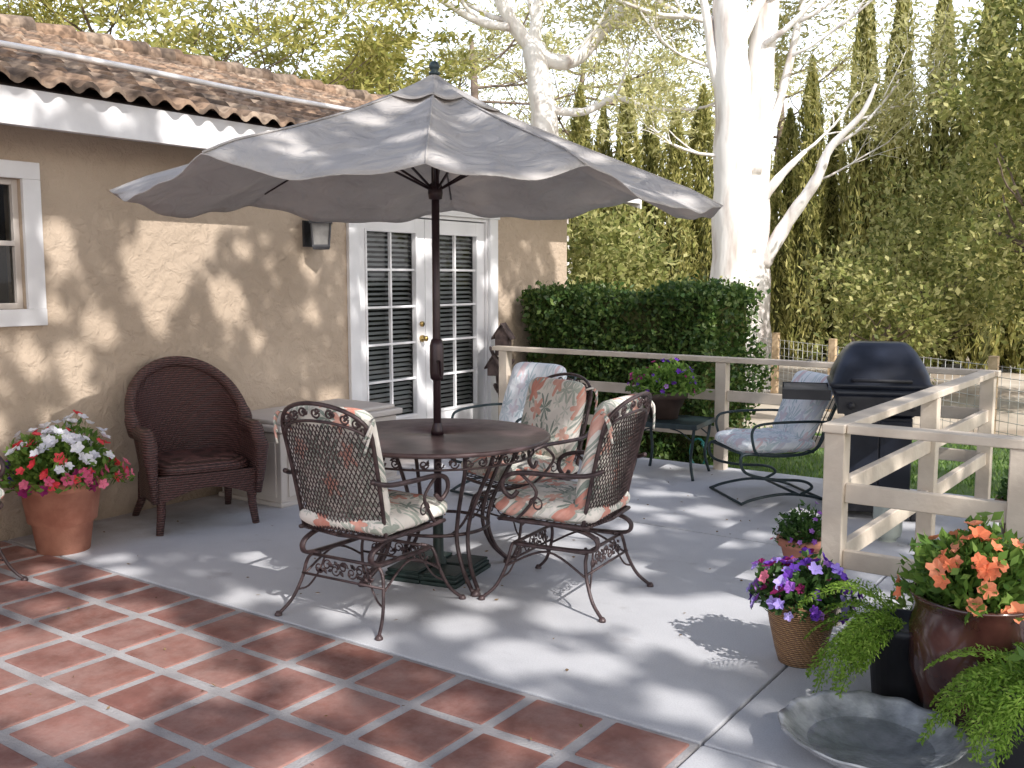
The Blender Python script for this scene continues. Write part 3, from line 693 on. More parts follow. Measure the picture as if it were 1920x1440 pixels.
for i in range(6):
    q=i/5
    for j in range(144):
        th=3+360*j/144; P,s,u=rim(th); Q=.235*q*(1-.04*s)
        z=zc(P,Q,s*.6,th)+.012+.012*(1-q)**1.5
        vs.append((P.x*Q,P.y*Q,z))
for i in range(5):
    for j in range(144): fs.append((i*144+j,i*144+(j+1)%144,(i+1)*144+(j+1)%144,(i+1)*144+j))
b.add(vs,fs); b.obj('vent_cap',M['fabric'],um,solid=.004)
b=MB()
for i in range(8):
    P,_,_=rim(tips[i][0]+.01)
    b.tube([(P.x*k/18,P.y*k/18,zc(P,k/18,0,tips[i][0])+.002) for k in range(2,19)],.005,4)
b.obj('seam',M['fabric'],um)
b=MB()
for i in range(8):
    P,_,_=rim(tips[i][0]+.01)
    pts=[(P.x*k/16*.90,P.y*k/16*.90,zc(P,k/16*.90,0,tips[i][0])-.010) for k in range(1,17)]
    b.tube(pts,.005,5)
    m=pts[6]; b.tube([(P.x*.02,P.y*.02,1.99),m],.007,5)
b.obj('ribs',M['pole'],um)
b=MB(); b.tube([(0,0,.06),(0,0,1.35),(0,0,2.53)],.020,14); b.lathe([(.0,1.93),(.034,1.94),(.038,1.97),(.034,2.01),(0.02,2.02)],16)
b.lathe([(.021,1.02),(.033,1.03),(.036,1.06),(.036,1.2),(.028,1.23),(.021,1.235)],16); b.lathe([(.020,.735),(.033,.74),(.033,.76),(.021,.80)],14)
b.lathe([(0.02,2.40),(.04,2.42),(.04,2.47),(.02,2.49)],14)
b.obj('pole',M['pole'],um)
b=MB(); b.tube([(0,0,1.12),(.06,-.05,1.12),(.075,-.06,1.05),(.10,-.085,1.045)],.009,7); b.obj('crank_handle',M['pole'],um)
b=MB(); b.lathe([(.0,2.545),(.026,2.548),(.03,2.558),(.016,2.568),(.024,2.578),(.028,2.593),(.018,2.612),(0,2.618)],16); b.obj('finial',M['irong'],um)
bs=empty('umbrella_base','dark green ribbed plastic umbrella stand under table','umbrella stand',(TX,TY,0),12,scale=.88)
b=MB()
for sx in (-1,1):
    for sy in (-1,1):
        for k,(h0,h1,iw) in enumerate(((0,.025,0),(.03,.05,.006),(.055,.07,.014))):
            b.box((sx*.12-.118+iw,sy*.12-.118+iw,h0),(sx*.12+.118-iw,sy*.12+.118-iw,h1))
        b.box((sx*.12-.10,sy*.12-.10,.01),(sx*.12+.10,sy*.12+.10,.065))
b.box((-.03,-.22,.002),(.03,.22,.055)); b.box((-.22,-.03,.003),(-.031,.03,.055)); b.box((.031,-.03,.003),(.22,.03,.055))
b.obj('weight',M['plastic_g'],bs,smooth=False,bevel=.008)
b=MB(); b.lathe([(.05,.0),(.05,.09),(.032,.11),(.030,.42),(.034,.43),(.034,.45),(.025,.455)],16); b.obj('stand_tube',M['plastic_g'],bs)
# ---------------------------------------------------------------- wicker chair
wc=empty('wicker_armchair','dark brown wicker armchair against stucco wall','armchair',(.50,3.90,0),-112)
plan=[]; nA=12
for i in range(nA): plan.append((-.32,.28-.28*i/nA,0))
for i in range(41):
    a=math.pi+math.pi*i/40; plan.append((.32*math.cos(a),.31*math.sin(a)*1.05,1))
for i in range(1,nA+1): plan.append((.32,.28*i/nA,0))
def wh(i):
    x,y,f=plan[i]
    if y>=0: return .59+.01*math.sin(y*8)-.10*max(0,(y-.2)/.1)**2
    q=min(1,-y/.3255); return .59+.40*(math.sin(q*math.pi/2)**.5*.25+.75*q**1.35)
b=MB(); vs=[];fs=[]; nz=16; k=len(plan); tops=[]
for i,(x,y,f) in enumerate(plan):
    for j in range(nz+1):
        z0_=.20 if y>=0 else .18
        z=z0_+(wh(i)-z0_)*j/nz; fl_=1+.42*max(0,z-.38)**1.0*(1.0 if y<0 else .45); 
        back=Vector((x*fl_,y*(1+.1*max(0,z-.38))-.10*max(0,z-.45)*(1 if y<0 else 0),z)); vs.append(back)
    tops.append(vs[-1])
for i in range(k-1):
    for j in range(nz): fs.append((i*(nz+1)+j,(i+1)*(nz+1)+j,(i+1)*(nz+1)+j+1,i*(nz+1)+j+1))
b.add(vs,fs); b.obj('shell',M['wicker'],wc,solid=.025)
b=MB(); x0_,x1_=tops[0].x,tops[-1].x
pts=[Vector((x0_*.95,.30,.20)),Vector((x0_,.32,.35)),Vector((x0_*1.03,.32,.50))]+tops+[Vector((x1_*1.03,.32,.50)),Vector((x1_,.32,.35)),Vector((x1_*.95,.30,.20))]
b.tube(pts,[.022,.03,.045]+[.045 if p.z<.68 else .036 for p in tops]+[.045,.03,.022],12); b.obj('rolled_edge',M['wicker'],wc)
b=MB(); b.pillow((0,.0,.37),.30,.31,.055,.45); 
vs=[];
for i in range(21):
    x=-.30+.6*i/20; y=.305+.02*math.cos(x*5); vs+= [(x,y,.36),(x,y,.18+.09*math.cos(x/.30*math.pi/2))]
b.add(vs,[(2*i,2*i+2,2*i+3,2*i+1) for i in range(20)])
b.obj('seat',M['wicker'],wc)
for sx in (-1,1):
    for y,s in ((.27,1.0),(-.22,1.35)):
        b=MB(); b.tube([(sx*.27,y,.3),(sx*.28,y*1.05,.12),(sx*.29*(1.02 if s==1 else 1.05),y*1.1*s,.0)],[.03,.026,.022],10); b.obj('leg',M['wicker'],wc)
# ---------------------------------------------------------------- deck box
dbx=empty('storage_box','beige plastic outdoor storage box beside french doors','storage box',(.06,4.42,0))
b=MB(); b.box((.02,.02,.02),(.64,1.18,.50)); 
for y in (.08,.36,.64,.92): b.box((.64,y,.06),(.652,y+.2,.44))
b.box((.06,.008,.06),(.60,.02,.44)); b.box((.0,.0,.0),(.66,1.20,.03))
b.obj('box_body',M['plastic_b'],dbx,smooth=False,bevel=.012)
b=MB(); b.box((-.01,-.015,.51),(.68,1.215,.555)); b.box((.03,.03,.555),(.64,1.17,.585)); b.obj('lid',M['plastic_b'],dbx,smooth=False,bevel=.012)
# ---------------------------------------------------------------- potted plants
def pot(b,r0,r1,h,rimh=.06,n=36,mi=0):
    b.lathe([(0,0),(r0,0),(r0+(r1-r0)*.3,h*.4),(r0+(r1-r0)*.55,h*.42),(r0+(r1-r0)*.9,h-rimh),(r1+.012,h-rimh),(r1+.02,h-.01),(r1+.015,h),(r1-.01,h),(r1-.015,h-.04),(0,h-.045)],n,mi=mi)
def dome(n,c,rx,rz,fill=.6,low=.15):
    p=unit(rng.normal(0,1,(n,3))); p[:,2]=np.abs(p[:,2])*1.0-low; q=(fill+(1-fill)*rng.random((n,1)))
    lump=1+.16*np.sin(p[:,0:1]*5+1)*np.sin(p[:,1:2]*6)+.10*np.sin(p[:,2:3]*9+p[:,0:1]*4)
    P=p*q*lump*np.array([rx,rx,rz])+np.array(c); return P,unit(p+np.array([0,0,.3]))
def plant(name,label,loc,potfn,potmat,rx,rz,zc,leafm,fmats,nf,fr,nl=1500,ls=.05,colf=None):
    e=empty(name,label,'potted plant',loc); b=MB(); potfn(b); b.obj('pot',potmat,e)
    P,D=dome(nl,(0,0,zc),rx,rz,.35); leaves('foliage',P,D,ls,ls*.55,leafm,e,.5)
    if nf:
        b=MB(); P,D=dome(nf,(0,0,zc+.01),rx*1.05,rz*1.1,.78)
        cen=rng.normal(0,1,(18,3)); idx=rng.integers(0,len(fmats),18)
        for q,d in zip(P,D):
            mi=int(idx[np.argmin(((unit(cen)-d)**2).sum(1))]) if R.random()<.75 else R.randrange(len(fmats))
            if colf: mi=colf(q,d)
            b.flower(q,Vector(d)+Vector((R.uniform(-.5,.5),R.uniform(-.5,.5),R.uniform(-.3,.4))),fr*R.uniform(.7,1.15),mi)
            b.tube([Vector(q)-Vector(d)*.004,Vector(q)*.45+Vector((0,0,zc))*.55],.0011,3,mi=len(fmats))
        b.obj('flowers',fmats+[leafm],e,smooth=False)
    return e
def petunia(q,d):
    s=d[0]*.816+d[1]*.578   # across
    r=R.random()
    if d[2]>.66 or (s>.1 and d[2]>.45): return 0 if r<.85 else 1
    if s<-.3: return 2 if r<.5 else (4 if r<.7 else (3 if r<.85 else 0))
    return 1 if r<.40 else (3 if r<.72 else (4 if r<.84 else (2 if r<.92 else 0)))
def pansy(q,d):
    r=R.random(); return 0 if r<.34 else (2 if r<.62 else (4 if r<.76 else (3 if r<.88 else 1)))
plant('flower_pot','terracotta pot of white, red and purple petunias by wall',(.47,3.02,0),lambda b:pot(b,.14,.22,.42),M['terra'],.33,.31,.43,M['lf1'],[M['p_white'],M['p_red'],M['p_purple'],M['p_pink'],M['p_wine']],190,.036,3000,.045,petunia)
plant('flower_pot','woven basket of purple and pink pansies',(4.47,3.83,0),lambda b:b.lathe([(0,0),(.085,0),(.10,.05),(.125,.16),(.14,.25),(.145,.26),(.13,.262),(.125,.22),(0,.21)],28),M['basket'],.21,.19,.26,M['lf2'],[M['p_purple'],M['p_pink'],M['p_violet'],M['p_wine'],M['p_lilac'],M['p_violet']],105,.028,1300,.04,pansy)
plant('flower_pot','small terracotta pot of pink blooms beside railing post',(4.04,5.08,0),lambda b:pot(b,.07,.11,.17,.04),M['terra'],.15,.2,.17,M['lf2'],[M['p_pink'],M['p_lilac'],M['p_white']],20,.016,800,.035)
plant('flower_pot','dark red glazed pot of peach-orange blooms',(5.14,3.62,0),lambda b:b.lathe([(0,0),(.12,0),(.16,.06),(.20,.2),(.205,.34),(.19,.42),(.205,.45),(.21,.46),(.19,.462),(.18,.41),(0,.40)],40),M['glaze'],.23,.27,.47,M['lf1'],[M['p_orange']],60,.032,2000,.05)
plant('flower_pot','brown pot of yellow-green foliage and purple flowers',(2.24,7.05,.435),lambda b:pot(b,.11,.17,.22),pmat('brown_pot',(.05,.03,.025),(.09,.06,.05),8,.5),.31,.22,.24,M['lf1'],[M['p_purple'],M['p_wine'],M['p_lilac']],60,.020,2600,.045)
plant('flower_pot','brown glazed pot with leafy plant outside the railing',(4.95,6.6,-.19),lambda b:pot(b,.14,.20,.40),pmat('umber_pot',(.10,.045,.03),(.18,.08,.05),8,.4),.22,.25,.40,M['lf2'],[M['p_pink']],6,.02,900,.05)
def fronds(name,c,nf,L,mat,parent,bias=(0,0),up=.9):
    C=[];D=[];b=MB()
    for i in range(nf):
        az=R.random()*2*math.pi; l=L*R.uniform(.55,1.15); d=Vector((math.cos(az)+bias[0],math.sin(az)+bias[1],up*R.uniform(.6,1.4))).normalized(); p=Vector(c); pts=[p.copy()]
        for k in range(22):
            d=(d+Vector((R.uniform(-.06,.06),R.uniform(-.06,.06),-.085))).normalized(); p=p+d*l/22; p.z=max(p.z,.02); pts.append(p.copy())
            if k>2:
                wdt=.045*math.sin(math.pi*(k/22)**.8)+.010; side=d.cross(Vector((0,0,1))).normalized()
                for s in (-1,1):
                    for q in range(6):
                        t=(q+.5)/6; pos=p+side*s*wdt*t+d*wdt*.5*t; C.append(pos+Vector((R.uniform(-.004,.004),)*3)); D.append(side*s*.6+d*.7+Vector((0,0,R.uniform(-.5,.6))))
        b.tube(pts,.0018,3)
    b.obj('stems',mat,parent)
    return leaves(name,np.array([tuple(x) for x in C]),np.array([tuple(x) for x in D]),.020,.0065,mat,parent,.35)
f1=empty('fern_pot','feathery asparagus fern in black plastic pot','potted plant',(4.90,3.68,0)); b=MB(); b.lathe([(0,0),(.10,0),(.125,.27),(.135,.275),(.135,.30),(.12,.30),(.115,.27),(0,.26)],28); b.obj('pot',M['blackp'],f1)
fronds('foliage',(0,0,.27),34,.44,M['fern'],f1,(-1.2,-.6),1.0)
f2=empty('fern_pot','feathery green fern spilling over dark pot','potted plant',(5.42,3.30,0)); b=MB(); b.lathe([(0,0),(.13,0),(.16,.2),(.17,.32),(.15,.32),(0,.29)],28); b.obj('pot',M['blackp'],f2)
fronds('foliage',(0,0,.30),54,.40,M['fern'],f2,(-.2,-.3),.8)
P,D=dome(500,(0,0,.28),.17,.20,.3); leaves('leaf_mass',P,D,.05,.02,M['lf1'],f2,.5)
f3=empty('leafy_plant','bushy green perennial behind glazed pot','plant',(4.98,4.08,0)); b=MB(); b.lathe([(0,0),(.10,0),(.13,.22),(.11,.22),(0,.2)],24); b.obj('pot',M['blackp'],f3)
P,D=dome(900,(0,0,.20),.26,.36,.2); leaves('foliage',P,D,.05,.018,M['lf1'],f3,.5)
f4=empty('leafy_plant','shrubby green foliage beside the railing','plant',(5.60,4.02,0)); b=MB(); b.lathe([(0,0),(.14,0),(.18,.3),(.16,.3),(0,.26)],24); b.obj('pot',M['blackp'],f4)
P,D=dome(1600,(0,0,.32),.30,.36,.2); leaves('foliage',P,D,.06,.03,M['lf1'],f4,.5)
# shallow bowl
bw=empty('shallow_bowl','large shallow grey fluted birdbath bowl on concrete','bowl',(4.93,3.17,0)); b=MB()
vs=[];fs=[];prof2=[(.0,.0),(.10,.0),(.14,.008),(.20,.030),(.25,.062),(.275,.086),(.287,.094),(.283,.099),(.265,.090),(.24,.066),(.19,.038),(.10,.022),(0.001,.018)]; nb=132
for r_,z_ in prof2:
    for j in range(nb):
        a=2*math.pi*j/nb; fl2=(r_/.287)**2; q=r_*(1+.012*math.cos(13*a)*fl2+.010*math.sin(4*a)*fl2); vs.append((q*math.cos(a),q*math.sin(a),z_+.0035*math.cos(13*a)*fl2*(1 if z_>.015 else 0)))
for i in range(len(prof2)-1):
    for j in range(nb): fs.append((i*nb+j,i*nb+(j+1)%nb,(i+1)*nb+(j+1)%nb,(i+1)*nb+j))
b.add(vs,fs); b.obj('bowl_body',M['bowl'],bw)
def wmat():
    m,nt,bb=newmat('still_water'); bb.inputs['Base Color'].default_value=(.16,.18,.19,1); bb.inputs['Roughness'].default_value=.03; bb.inputs['Alpha'].default_value=.3; return m
b=MB(); b.lathe([(0.0,.045),(.196,.045)],48); b.obj('water',wmat(),bw)
# side table
sb=empty('side_table','small dark metal side table holding flower pot','side table',(2.32,7.02,0),8)
b=MB(); b.box((-.27,-.24,.41),(.27,.24,.43)); b.box((-.28,-.25,.395),(.28,-.235,.435)); b.box((-.28,.235,.395),(.28,.25,.435)); b.box((-.28,-.235,.395),(-.265,.235,.435)); b.box((.265,-.235,.395),(.28,.235,.435))
b.obj('tabletop',M['irong'],sb,smooth=False,bevel=.004)
for sx in (-1,1):
    for sy in (-1,1):
        b=MB(); b.tube(cr([(sx*.25,sy*.22,.40),(sx*.24,sy*.21,.3),(sx*.22,sy*.19,.15),(sx*.25,sy*.22,.0)],5),.012,7); b.tube(cr([(sx*.24,sy*.21,.30),(sx*.14,sy*.21,.37),(sx*.06,sy*.21,.39)],4),.006,5); b.obj('leg',M['irong'],sb)
# hose
hzm=MB(); pts=[]
for i in range(40):
    a=i/39*math.pi*2.3; pts.append((2.25+.08*math.cos(a),7.66+.04*math.sin(a*.5),.06+.12*math.sin(a)))
hzm.tube(pts,.009,6); tag(hzm.obj('garden_hose',M['hose']),'looped teal garden hose behind side table','hose')
# birdhouse
bh=empty('birdhouse','rustic weathered wooden birdhouse stack by the wall','birdhouse',(.24,7.62,0),20,scale=1.06)
b=MB(); b.tube(cr([(0,0,0),(.02,.01,.3),(-.01,0,.55),(0,0,.74)],4),[.05]*12+[.04],9)
for a in range(9): b.tube(cr([(0,0,.30+a*.045),(.06*math.cos(a*2),.06*math.sin(a*2),.37+a*.045),(.12*math.cos(a*2+.4),.12*math.sin(a*2+.4),.40+a*.055)],4),[.018]*8+[.007],6)
b.obj('stand',M['oldwood'],bh)
def house_box(name,c,w,h,rot):
    b=MB(); x,y,z=c
    b.add([(x-w,y-w,z),(x+w,y-w,z),(x+w,y+w,z),(x-w,y+w,z),(x-w,y-w,z+h),(x+w,y-w,z+h),(x+w,y+w,z+h),(x-w,y+w,z+h),(x,y-w,z+h+w*1.2),(x,y+w,z+h+w*1.2)],[(3,2,1,0),(0,1,5,8,4),(2,3,7,9,6),(1,2,6,9,8,5),(3,0,4,8,9,7)])
    b.obj(name,M['oldwood'],bh,smooth=False)
    b=MB()
    for s in (-1,1):
        t=.014; x0,z0=x,z+h+w*1.2+.03; x1,z1=x+s*w*1.5,z+h-w*.55
        b.add([(x0,y-w*1.4,z0),(x0,y+w*1.4,z0),(x1,y+w*1.4,z1),(x1,y-w*1.4,z1),(x0,y-w*1.4,z0-t),(x0,y+w*1.4,z0-t),(x1,y+w*1.4,z1-t),(x1,y-w*1.4,z1-t)],[(0,1,2,3),(7,6,5,4),(0,3,7,4),(1,5,6,2),(2,6,7,3)])
    b.tube([(x,y-w-.002,z+h*.6),(x,y-w-.006,z+h*.6)],w*.3,12)
    b.obj(name+'_roof',M['oldwood'],bh,smooth=False)
house_box('upper_house',(.01,0,.76),.060,.19,0); house_box('middle_house',(-.06,-.05,.58),.05,.10,0); house_box('lower_house',(.07,-.07,.36),.055,.12,0)
# ---------------------------------------------------------------- grill
gr=empty('gas_grill','black covered-lid gas barbecue grill beside railing','grill',(4.00,6.60,0),20)
def rrect(hx,hy,r,n=5):
    out=[]
    for cx,cy,a0 in ((hx-r,hy-r,0),(-hx+r,hy-r,90),(-hx+r,-hy+r,180),(hx-r,-hy+r,270)):
        for i in range(n+1):
            a=math.radians(a0+90*i/n); out.append((cx+r*math.cos(a),cy+r*math.sin(a)))
    return out
def loft(b,rings,cap=True):
    vs=[];fs=[];k=None
    for z,hx,hy,r,ox in rings:
        q=rrect(hx,hy,r); k=len(q); vs+=[(x,y+ox,z) for x,y in q]
    for i in range(len(rings)-1):
        for j in range(k): fs.append((i*k+j,i*k+(j+1)%k,(i+1)*k+(j+1)%k,(i+1)*k+j))
    if cap: fs.append(tuple((len(rings)-1)*k+j for j in range(k))); fs.append(tuple(range(k))[::-1])
    b.add(vs,fs)
b=MB(); loft(b,[(.845,.300,.25,.03,0),(.86,.310,.26,.04,0),(.875,.310,.26,.04,0),(.885,.295,.25,.05,0),(.94,.285,.235,.06,0),(1.01,.255,.20,.07,.015),(1.07,.22,.15,.06,.03),(1.105,.19,.12,.05,.035),(1.125,.165,.10,.05,.035),(1.13,.12,.06,.04,.035)]); b.obj('lid',M['black'],gr)
b=MB(); loft(b,[(.66,.20,.18,.03,0),(.70,.25,.20,.03,0),(.80,.28,.24,.03,0),(.842,.295,.25,.03,0)]); b.obj('firebox',M['black'],gr)
b=MB(); b.tube([(-.17,-.25,.90),(-.17,-.30,.905),(.17,-.30,.905),(.17,-.25,.90)],.013,8); b.obj('handle',M['blackp'],gr)
b=MB(); b.box((-.26,-.30,.69),(.26,-.25,.80)); b.obj('control_panel',M['blackp'],gr,smooth=False,bevel=.004)
for x in (-.18,0,.18): b=MB(); b.tube([(x,-.30,.745),(x,-.33,.745)],.022,12); b.obj('knob',M['blackp'],gr)
b=MB(); s=-1
for i in range(6): b.box((s*.45-.14,-.22+i*.075,.80),(s*.45+.14,-.22+i*.075+.06,.825))
b.box((s*.45-.15,-.235,.765),(s*.45+.15,-.222,.83)); b.box((s*.45-.15,.222,.765),(s*.45+.15,.235,.83)); b.box((s*.45-.15,-.221,.77),(s*.45-.137,.221,.798)); b.obj('side_shelf',M['blackp'],gr,smooth=False,bevel=.003)
b=MB(); b.box((-.19,-.19,.10),(.20,.17,.66)); b.box((-.185,-.205,.12),(.002,-.19,.64)); b.box((.008,-.205,.12),(.195,-.19,.64)); b.obj('cabinet',M['black'],gr,smooth=False,bevel=.006)
b=MB(); b.box((-.23,-.21,.05),(.24,.20,.10)); b.obj('cart_base',M['blackp'],gr,smooth=False,bevel=.004)
for s in (-1,1):
    for y in (-.17,.16):
        b=MB(); b.tube([(s*.23-.02,y,.06),(s*.23+.02,y,.06)],.06,16); b.obj('wheel',M['blackp'],gr)
pt_=empty('propane_tank','small pale grey-green gas tank beside grill','gas tank',(4.26,5.95,0),scale=.55)
b=MB(); b.lathe([(.10,0),(.10,.03),(.135,.05),(.15,.10),(.15,.36),(.13,.43),(.06,.46),(.03,.47),(.03,.50),(0,.50)],28); b.obj('tank_body',M['steel'],pt_)
b=MB(); b.tube([(.09*math.cos(a),.09*math.sin(a),.53) for a in np.linspace(.5,5.8,20)],.010,6)
for a in (.6,2.2,4,5.6): b.tube([(.09*math.cos(a),.09*math.sin(a),.44),(.09*math.cos(a),.09*math.sin(a),.53)],.01,5)
b.obj('collar',M['steel'],pt_)
# ---------------------------------------------------------------- hedge
hx,hy,hh=1.02,.62,1.61
hd=empty('hedge','dense clipped dark green box hedge behind railing','hedge',(1.12,8.75,-.2))
b=MB(); b.box((-hx+.12,-hy+.12,0),(hx-.12,hy-.12,hh-.10)); b.obj('dark_core',M['core'],hd,smooth=False)  # solid dark box filling the leaf shell
n=24000; P=np.stack([rng.uniform(-1,1,n),rng.uniform(-1,1,n),rng.uniform(0,1,n)],1); f=rng.random(n)
P[f<.5,1]=-1; P[(f>=.5)&(f<.78),2]=1; P[(f>=.78)&(f<.92),0]=1; P[f>=.92,0]=-1
W=P*np.array([hx,hy,hh]); 
w_=.07*np.sin(W[:,0]*5.1+W[:,2]*3)+.06*np.sin(W[:,2]*7+W[:,0]*2.3)+rng.normal(0,.045,n)
nr_=np.zeros((n,3)); nr_[f<.5,1]=-1; nr_[(f>=.5)&(f<.78),2]=1; nr_[(f>=.78)&(f<.92),0]=1; nr_[f>=.92,0]=-1
W=W+nr_*w_[:,None]-nr_*.06
leaves('foliage',W,nr_*.4+np.array([0,0,.4]),.055,.036,M['hedge'],hd,.8)
# ---------------------------------------------------------------- trees
def grow(b,p,d,L,r,dep,tips,spread=.7,up=.06,kids=3,minr=.006):
    p=Vector(p);d=Vector(d).normalized();pts=[p.copy()];dirs=[d.copy()]
    sg=6
    for i in range(sg):
        d=(d+Vector((R.uniform(-.22,.22),R.uniform(-.22,.22),R.uniform(-.15,.18)+up))).normalized(); p=p+d*L/sg; pts.append(p.copy()); dirs.append(d.copy())
    rr=[r*(1-.55*i/sg) for i in range(sg+1)]; b.tube(pts,rr,8 if r>.06 else 5)
    if dep==0: tips.append(p); tips.append(pts[4]); return
    for k in range(kids):
        i=R.randint(2,sg); ax=Vector((R.gauss(0,1),R.gauss(0,1),R.gauss(0,.6))).normalized()
        nd=(dirs[i]+ax*spread).normalized(); grow(b,pts[i],nd,L*R.uniform(.55,.75),rr[i]*.62,dep-1,tips,spread,up,kids)
def limb(b,pts,r0,r1):
    q=cr(pts,5); k=len(q); b.tube(q,[(r0+(r1-r0)*i/(k-1))*(1+.07*math.sin(i*2.1)) for i in range(k)],12); return q
def tree(name,label,base,trunks,limbs,foliage_mat,nleaf,crad,lsz,barkm,dep=2,scale=1,extra=None,kids=3,flat=.6):
    e=empty(name,label,'tree',base); b=MB(); tips=[]
    for pts,r0,r1 in trunks: limb(b,pts,r0,r1)
    for p,d,L,r in limbs: grow(b,p,d,L,r,dep,tips,kids=kids)
    b.obj('trunk',barkm,e)
    if nleaf and tips:
        cs=[tuple(t) for t in tips]+(extra or [])
        C,D=clumps(cs,[crad*R.uniform(.6,1.3) for _ in cs],max(4,nleaf//len(cs)),flat)
        leaves('crown',C,D,lsz[0],lsz[1],foliage_mat,e,.6)
    return e
def rel(a,bb,z,o):
    v=site(a,bb,z)-o; return v
O1=site(3.55,15,-.2)
def q1(px,py,d=15):
    return rel((px-960)/1850*d,d,1.55+(520-py)/1850*d,O1)
T1=[([q1(1378,745),q1(1372,600),q1(1368,400),q1(1364,200),q1(1352,0),q1(1345,-250),q1(1340,-500)],.36,.17),
    ([q1(1415,745,15.2),q1(1410,600,15.2),q1(1406,400,15.2),q1(1410,200,15.2),q1(1422,0,15.2),q1(1440,-300,15.2)],.31,.16),
    ([q1(1425,500,15.1),q1(1470,420,15),q1(1520,345,14.8),q1(1545,285,14.7),q1(1600,225,14.5),q1(1625,170,14.4)],.12,.02),
    ([q1(1420,380,15.1),q1(1460,330,15),q1(1500,290,15)],.09,.03),([q1(1410,330),q1(1450,200,15.3),q1(1480,60,15.5),q1(1500,-80,15.5)],.08,.04),
    ([q1(1360,220),q1(1330,150),q1(1315,60),q1(1290,-50)],.10,.05),([q1(1365,120),q1(1400,40),q1(1440,-30),q1(1500,-150)],.10,.05)]
L1=[]
for px,py,dx,dz,L,r in ((1355,60,-1,.3,2.0,.05),(1350,-40,-1,.5,2.4,.06),(1420,100,1,.5,2.0,.05),(1425,20,1,.3,2.2,.06),(1545,285,.8,.4,1.4,.03),(1590,235,1,.3,1.3,.025),(1520,345,1,.1,1.2,.02),(1315,60,-1,.2,2,.04),(1480,60,1,.4,1.8,.04),(1440,-100,1,.3,2.4,.06),(1345,-250,-1,.4,2.6,.08),(1500,290,1,.6,1.2,.03),(1360,300,-1,-.1,1.4,.03),(1470,120,1,.2,1.6,.03),(1350,150,-1,.4,1.6,.03)):
    d=Vector((.816*dx+R.uniform(-.3,.3),.578*dx+R.uniform(-.3,.3),dz)); L1.append((q1(px,py),d,L,r))
tree('pine_tree','tall sunlit pale-barked pine with twin trunks',O1,T1,L1,M['airy'],13000,.5,(.12,.032),M['bark'],2)
O2=site(.6,17,-.2)
def q2(px,py,d=17): return rel((px-960)/1850*d,d,1.55+(520-py)/1850*d,O2)
T2=[([q2(1050,730),q2(1040,450),q2(1025,300),q2(1015,200),q2(1000,100)],.28,.19),([q2(1000,110),q2(960,60),q2(920,-20),q2(880,-150)],.14,.07),([q2(1005,120),q2(1070,130),q2(1130,70),q2(1190,10),q2(1260,-100)],.14,.06),
    ([q2(1020,215),q2(1090,220),q2(1150,195),q2(1220,215),q2(1290,215)],.08,.03),([q2(1000,100),q2(1010,20),q2(1030,-80)],.12,.06),([q2(960,70),q2(900,60),q2(830,20),q2(760,-30)],.08,.04)]
L2=[]
for px,py,dx,dz,L,r in ((920,-20,-1,.3,2.6,.05),(960,60,-1,.2,2.4,.05),(1130,70,1,.3,2.2,.05),(1190,10,1,.1,2.4,.05),(1010,20,.2,.8,2.4,.05),(1070,130,.6,.8,2,.04),(1290,215,1,-.1,1.3,.025),(1150,195,.3,.8,1.5,.025),(830,20,-1,.1,2.4,.04),(900,60,-.6,.7,2,.04),(880,-150,-.8,.3,2.5,.06),(1000,100,.1,.7,2.5,.05),(760,-30,-1,-.1,2,.03)):
    d=Vector((.816*dx+R.uniform(-.3,.3),.578*dx+R.uniform(-.3,.3),dz)); L2.append((q2(px,py),d,L,r))
tree('pine_tree','broad sunlit pine with leaning pale limbs and airy needles',O2,T2,L2,M['airy'],30000,.7,(.14,.036),M['bark'],2)
def bgpine(name,label,a,bb,h,r,n,mat,seed,lo=.3,big=.16):
    R.seed(seed); o=site(a,bb,-.2); tr=[([(0,0,0),(R.uniform(-.2,.2),0,h*.4),(R.uniform(-.3,.3),R.uniform(-.3,.3),h*.75),(0,0,h)],.24,.05)]
    lm=[]
    for i in range(16):
        z=h*(lo+(1-lo)*i/16); az=R.random()*6.28; q=1-.55*(z/h-lo)/(1-lo)
        lm.append(((0,0,z),Vector((math.cos(az),math.sin(az),.05)),r*q,.04))
    return tree(name,label,o,tr,lm,mat,n,.6,(big,.045),M['barkd'],1,kids=4,flat=.22)
bgpine('pine_tree','yellow-green pine with layered boughs behind tiled roof',-6.6,17,5.6,4.2,20000,M['pine'],3,.5)
bgpine('pine_tree','yellow-green pine with layered boughs behind tiled roof',-3.6,19,5.4,3.0,14000,M['pine'],5,.5)
bgpine('pine_tree','pale pine rising behind house and umbrella',-1.0,25,7.6,4.6,10000,M['airy'],8,.35)
bgpine('pine_tree','pale airy pine rising beyond the garden',2.0,28,7.6,4.2,9000,M['airy'],9,.35)
bgpine('pine_tree','pale airy pine behind the cypress row',7.6,29,7.8,4.2,9000,M['airy'],13,.3)
R.seed(21)
def cyp_mesh(h,r,n):
    z=rng.random(n)**.85; ang=rng.random(n)*2*np.pi; ph=rng.random(6)*6
    rr=r*np.minimum(1,(z*h/.9+.35))*(1-z**2.4)**.8*(1+.22*np.sin(ang*5+z*9+ph[0])+.16*np.sin(ang*3+z*21+ph[1])); rr*= (1-.3*rng.random(n)**2)
    C=np.stack([rr*np.cos(ang),rr*np.sin(ang),z*h],1); D=np.stack([.25*np.cos(ang),.25*np.sin(ang),np.ones(n)],1); return C,D
